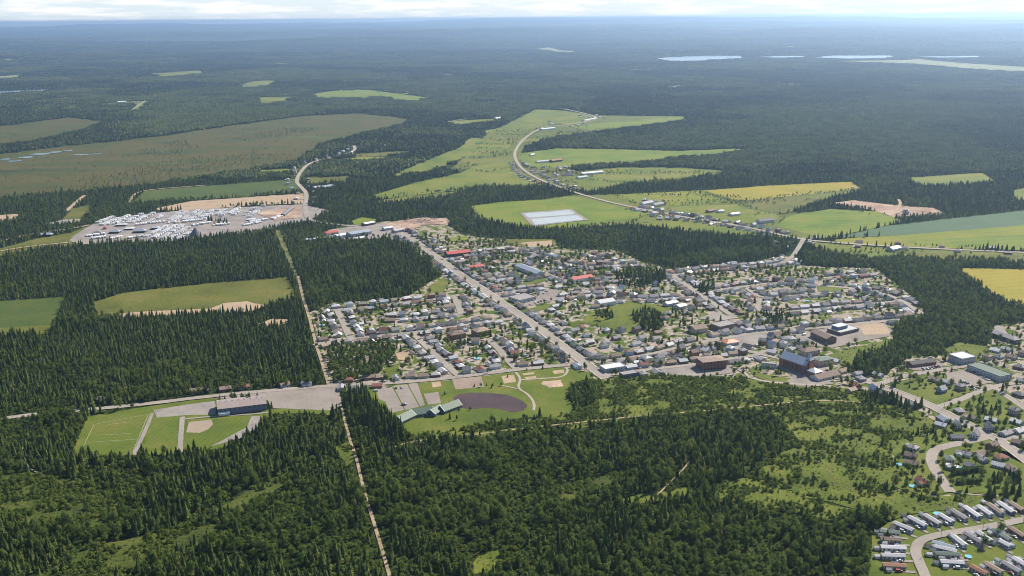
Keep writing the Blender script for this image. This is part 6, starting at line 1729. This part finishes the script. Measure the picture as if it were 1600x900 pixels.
if rest_i:
    q = tp[rest_i]; scatter_tree('town_tree_cover', q, RNG.uniform(.6, 1.1, len(q)), RNG.uniform(0, 6, len(q)), RNG.integers(0, 5, len(q)), BROAD, 'leafy trees between the farther houses of the town')
# hedgerows between the fields and scattered trees at the rim of the bog
hp = []
for line in ([(960,305),(985,314),(1050,322),(1150,318),(1345,296)],[(1090,299),(1150,318),(1185,330)],[(1150,317),(1230,306),(1345,297)],[(905,281),(985,287),(1060,281),(1140,268)],[(850,312),(900,307)],[(812,262),(870,263),(940,259),(1000,257),(1060,248)],[(1215,338),(1240,332),(1300,326)],[(985,347),(1010,336),(1050,345)],[(735,322),(750,340),(800,353),(860,358),(930,353),(1000,346)],[(600,306),(690,300),(760,294),(850,290)],[(225,297),(340,288),(463,279)],[(215,319),(300,313),(380,309),(470,300)],[(1430,384),(1600,390)],[(1310,325),(1345,332),(1372,340)],[(700,262),(760,270),(800,262)],[(830,262),(860,270),(905,266)],[(1160,350),(1210,352),(1228,342)],[(550,245),(640,244)],[(850,198),(830,206),(760,209)],[(895,204),(1000,198),(1070,189)]):
    W_ = densify(poly_px(line), 6.0)
    hp.append(W_ + RNG.normal(0, 2.0, W_.shape))
hp = np.concatenate(hp); hp = hp[RNG.random(len(hp)) < .7]
hp = hp[road_gap(hp) > 2]
fs_ = grid_pts(1500, 3900, 11); fpx = g2px(fs_); inf_ = np.zeros(len(fs_), bool)
for c in FARM: inf_ |= inpoly(fpx, c)
inf_ &= (RNG.random(len(fs_)) < .012 + .8 * sstep(.585, .66, fbm(fs_[:, 0] / 130, fs_[:, 1] / 55, 77, 3))) & (road_gap(fs_) > 4)
fs_ = fs_[inf_]
for q, r_, *_ in FREE: fs_ = fs_[((fs_ - q) ** 2).sum(1) > (r_ + 3) ** 2]
hp = np.concatenate([hp, fs_])
scatter_tree('hedgerow', hp, RNG.uniform(.3, .72, len(hp)), RNG.uniform(0, 6, len(hp)), RNG.integers(0, 5, len(hp)), BROAD, 'leafy hedgerows along the field edges')
bg = grid_pts(2200, 3900, 13); bpx_ = g2px(bg); inb = np.zeros(len(bg), bool)
for c in CLEAR[1:3]: inb |= inpoly(bpx_, c)
inb &= (RNG.random(len(bg)) < .05 + .75 * sstep(.56, .68, fbm(bg[:, 0] / 190, bg[:, 1] / 330, 55, 3)))
bg = bg[inb]
scatter_tree('bog_trees', bg, RNG.uniform(.25, .6, len(bg)), RNG.uniform(0, 6, len(bg)), RNG.integers(0, 5, len(bg)), SPRUCE, 'stunted conifers dotted over the peat bog')

# far woods
for nm, d0, d1, s, protos, mg in (('far_forest', 2600, 4800, 23, PATCH_A, 6), ('distant_forest', 4800, 9500, 58, PATCH_B, 10), ('horizon_forest', 9500, 21000, 140, PATCH_C, 20)):
    Q = grid_pts(d0, d1, s, 30)
    ok = forest_mask(Q, mg)
    for dx, dy in ((1, 0), (-1, 0), (0, 1), (0, -1)): ok &= forest_mask(Q + np.array([dx, dy]) * s * .42, mg)
    Q = Q[ok]
    f = fbm(Q[:, 0] / 620, Q[:, 1] / 820, 151, 4) + RNG.normal(0, .03, len(Q))
    fi = np.clip(((f - .40) / .22 * 5), 0, 4).astype(int)
    scatter_tree(nm, Q, RNG.uniform(.9, 1.15, len(Q)), RNG.integers(0, 4, len(Q)) * math.pi / 2, fi, protos, f'mixed forest kilometres away, the {nm.split("_")[0]} belt', relief(Q[:, 0], Q[:, 1]) - (0 if d0 < 9000 else .5))

# ------------------------------------------------------------------ haze: the air between the camera and the horizon
m, n, l, out = nodes_of('haze_air')
pv = n.new('ShaderNodeVolumePrincipled')
pv.inputs['Color'].default_value = (0.50, 0.70, 1.0, 1)
pv.inputs['Density'].default_value = HAZE
pv.inputs['Anisotropy'].default_value = 0.7
pv.inputs['Absorption Color'].default_value = (0, 0, 0, 1)
l.new(pv.outputs[0], out.inputs['Volume'])
mb = MB(); E = 48500; mb.box(-E, E, -E, E, -2.0, 425.0)
tag(obj('haze', mb.mesh('haze', [m])), 'thin bluish haze filling the air to the horizon', None, None, 'stuff')
print('objects', len(SC.objects), 'houses', n_house, 'cars', n_car, 'campers', n_rv, 'trees', len(PT), 'sheds', len(SHEDS))
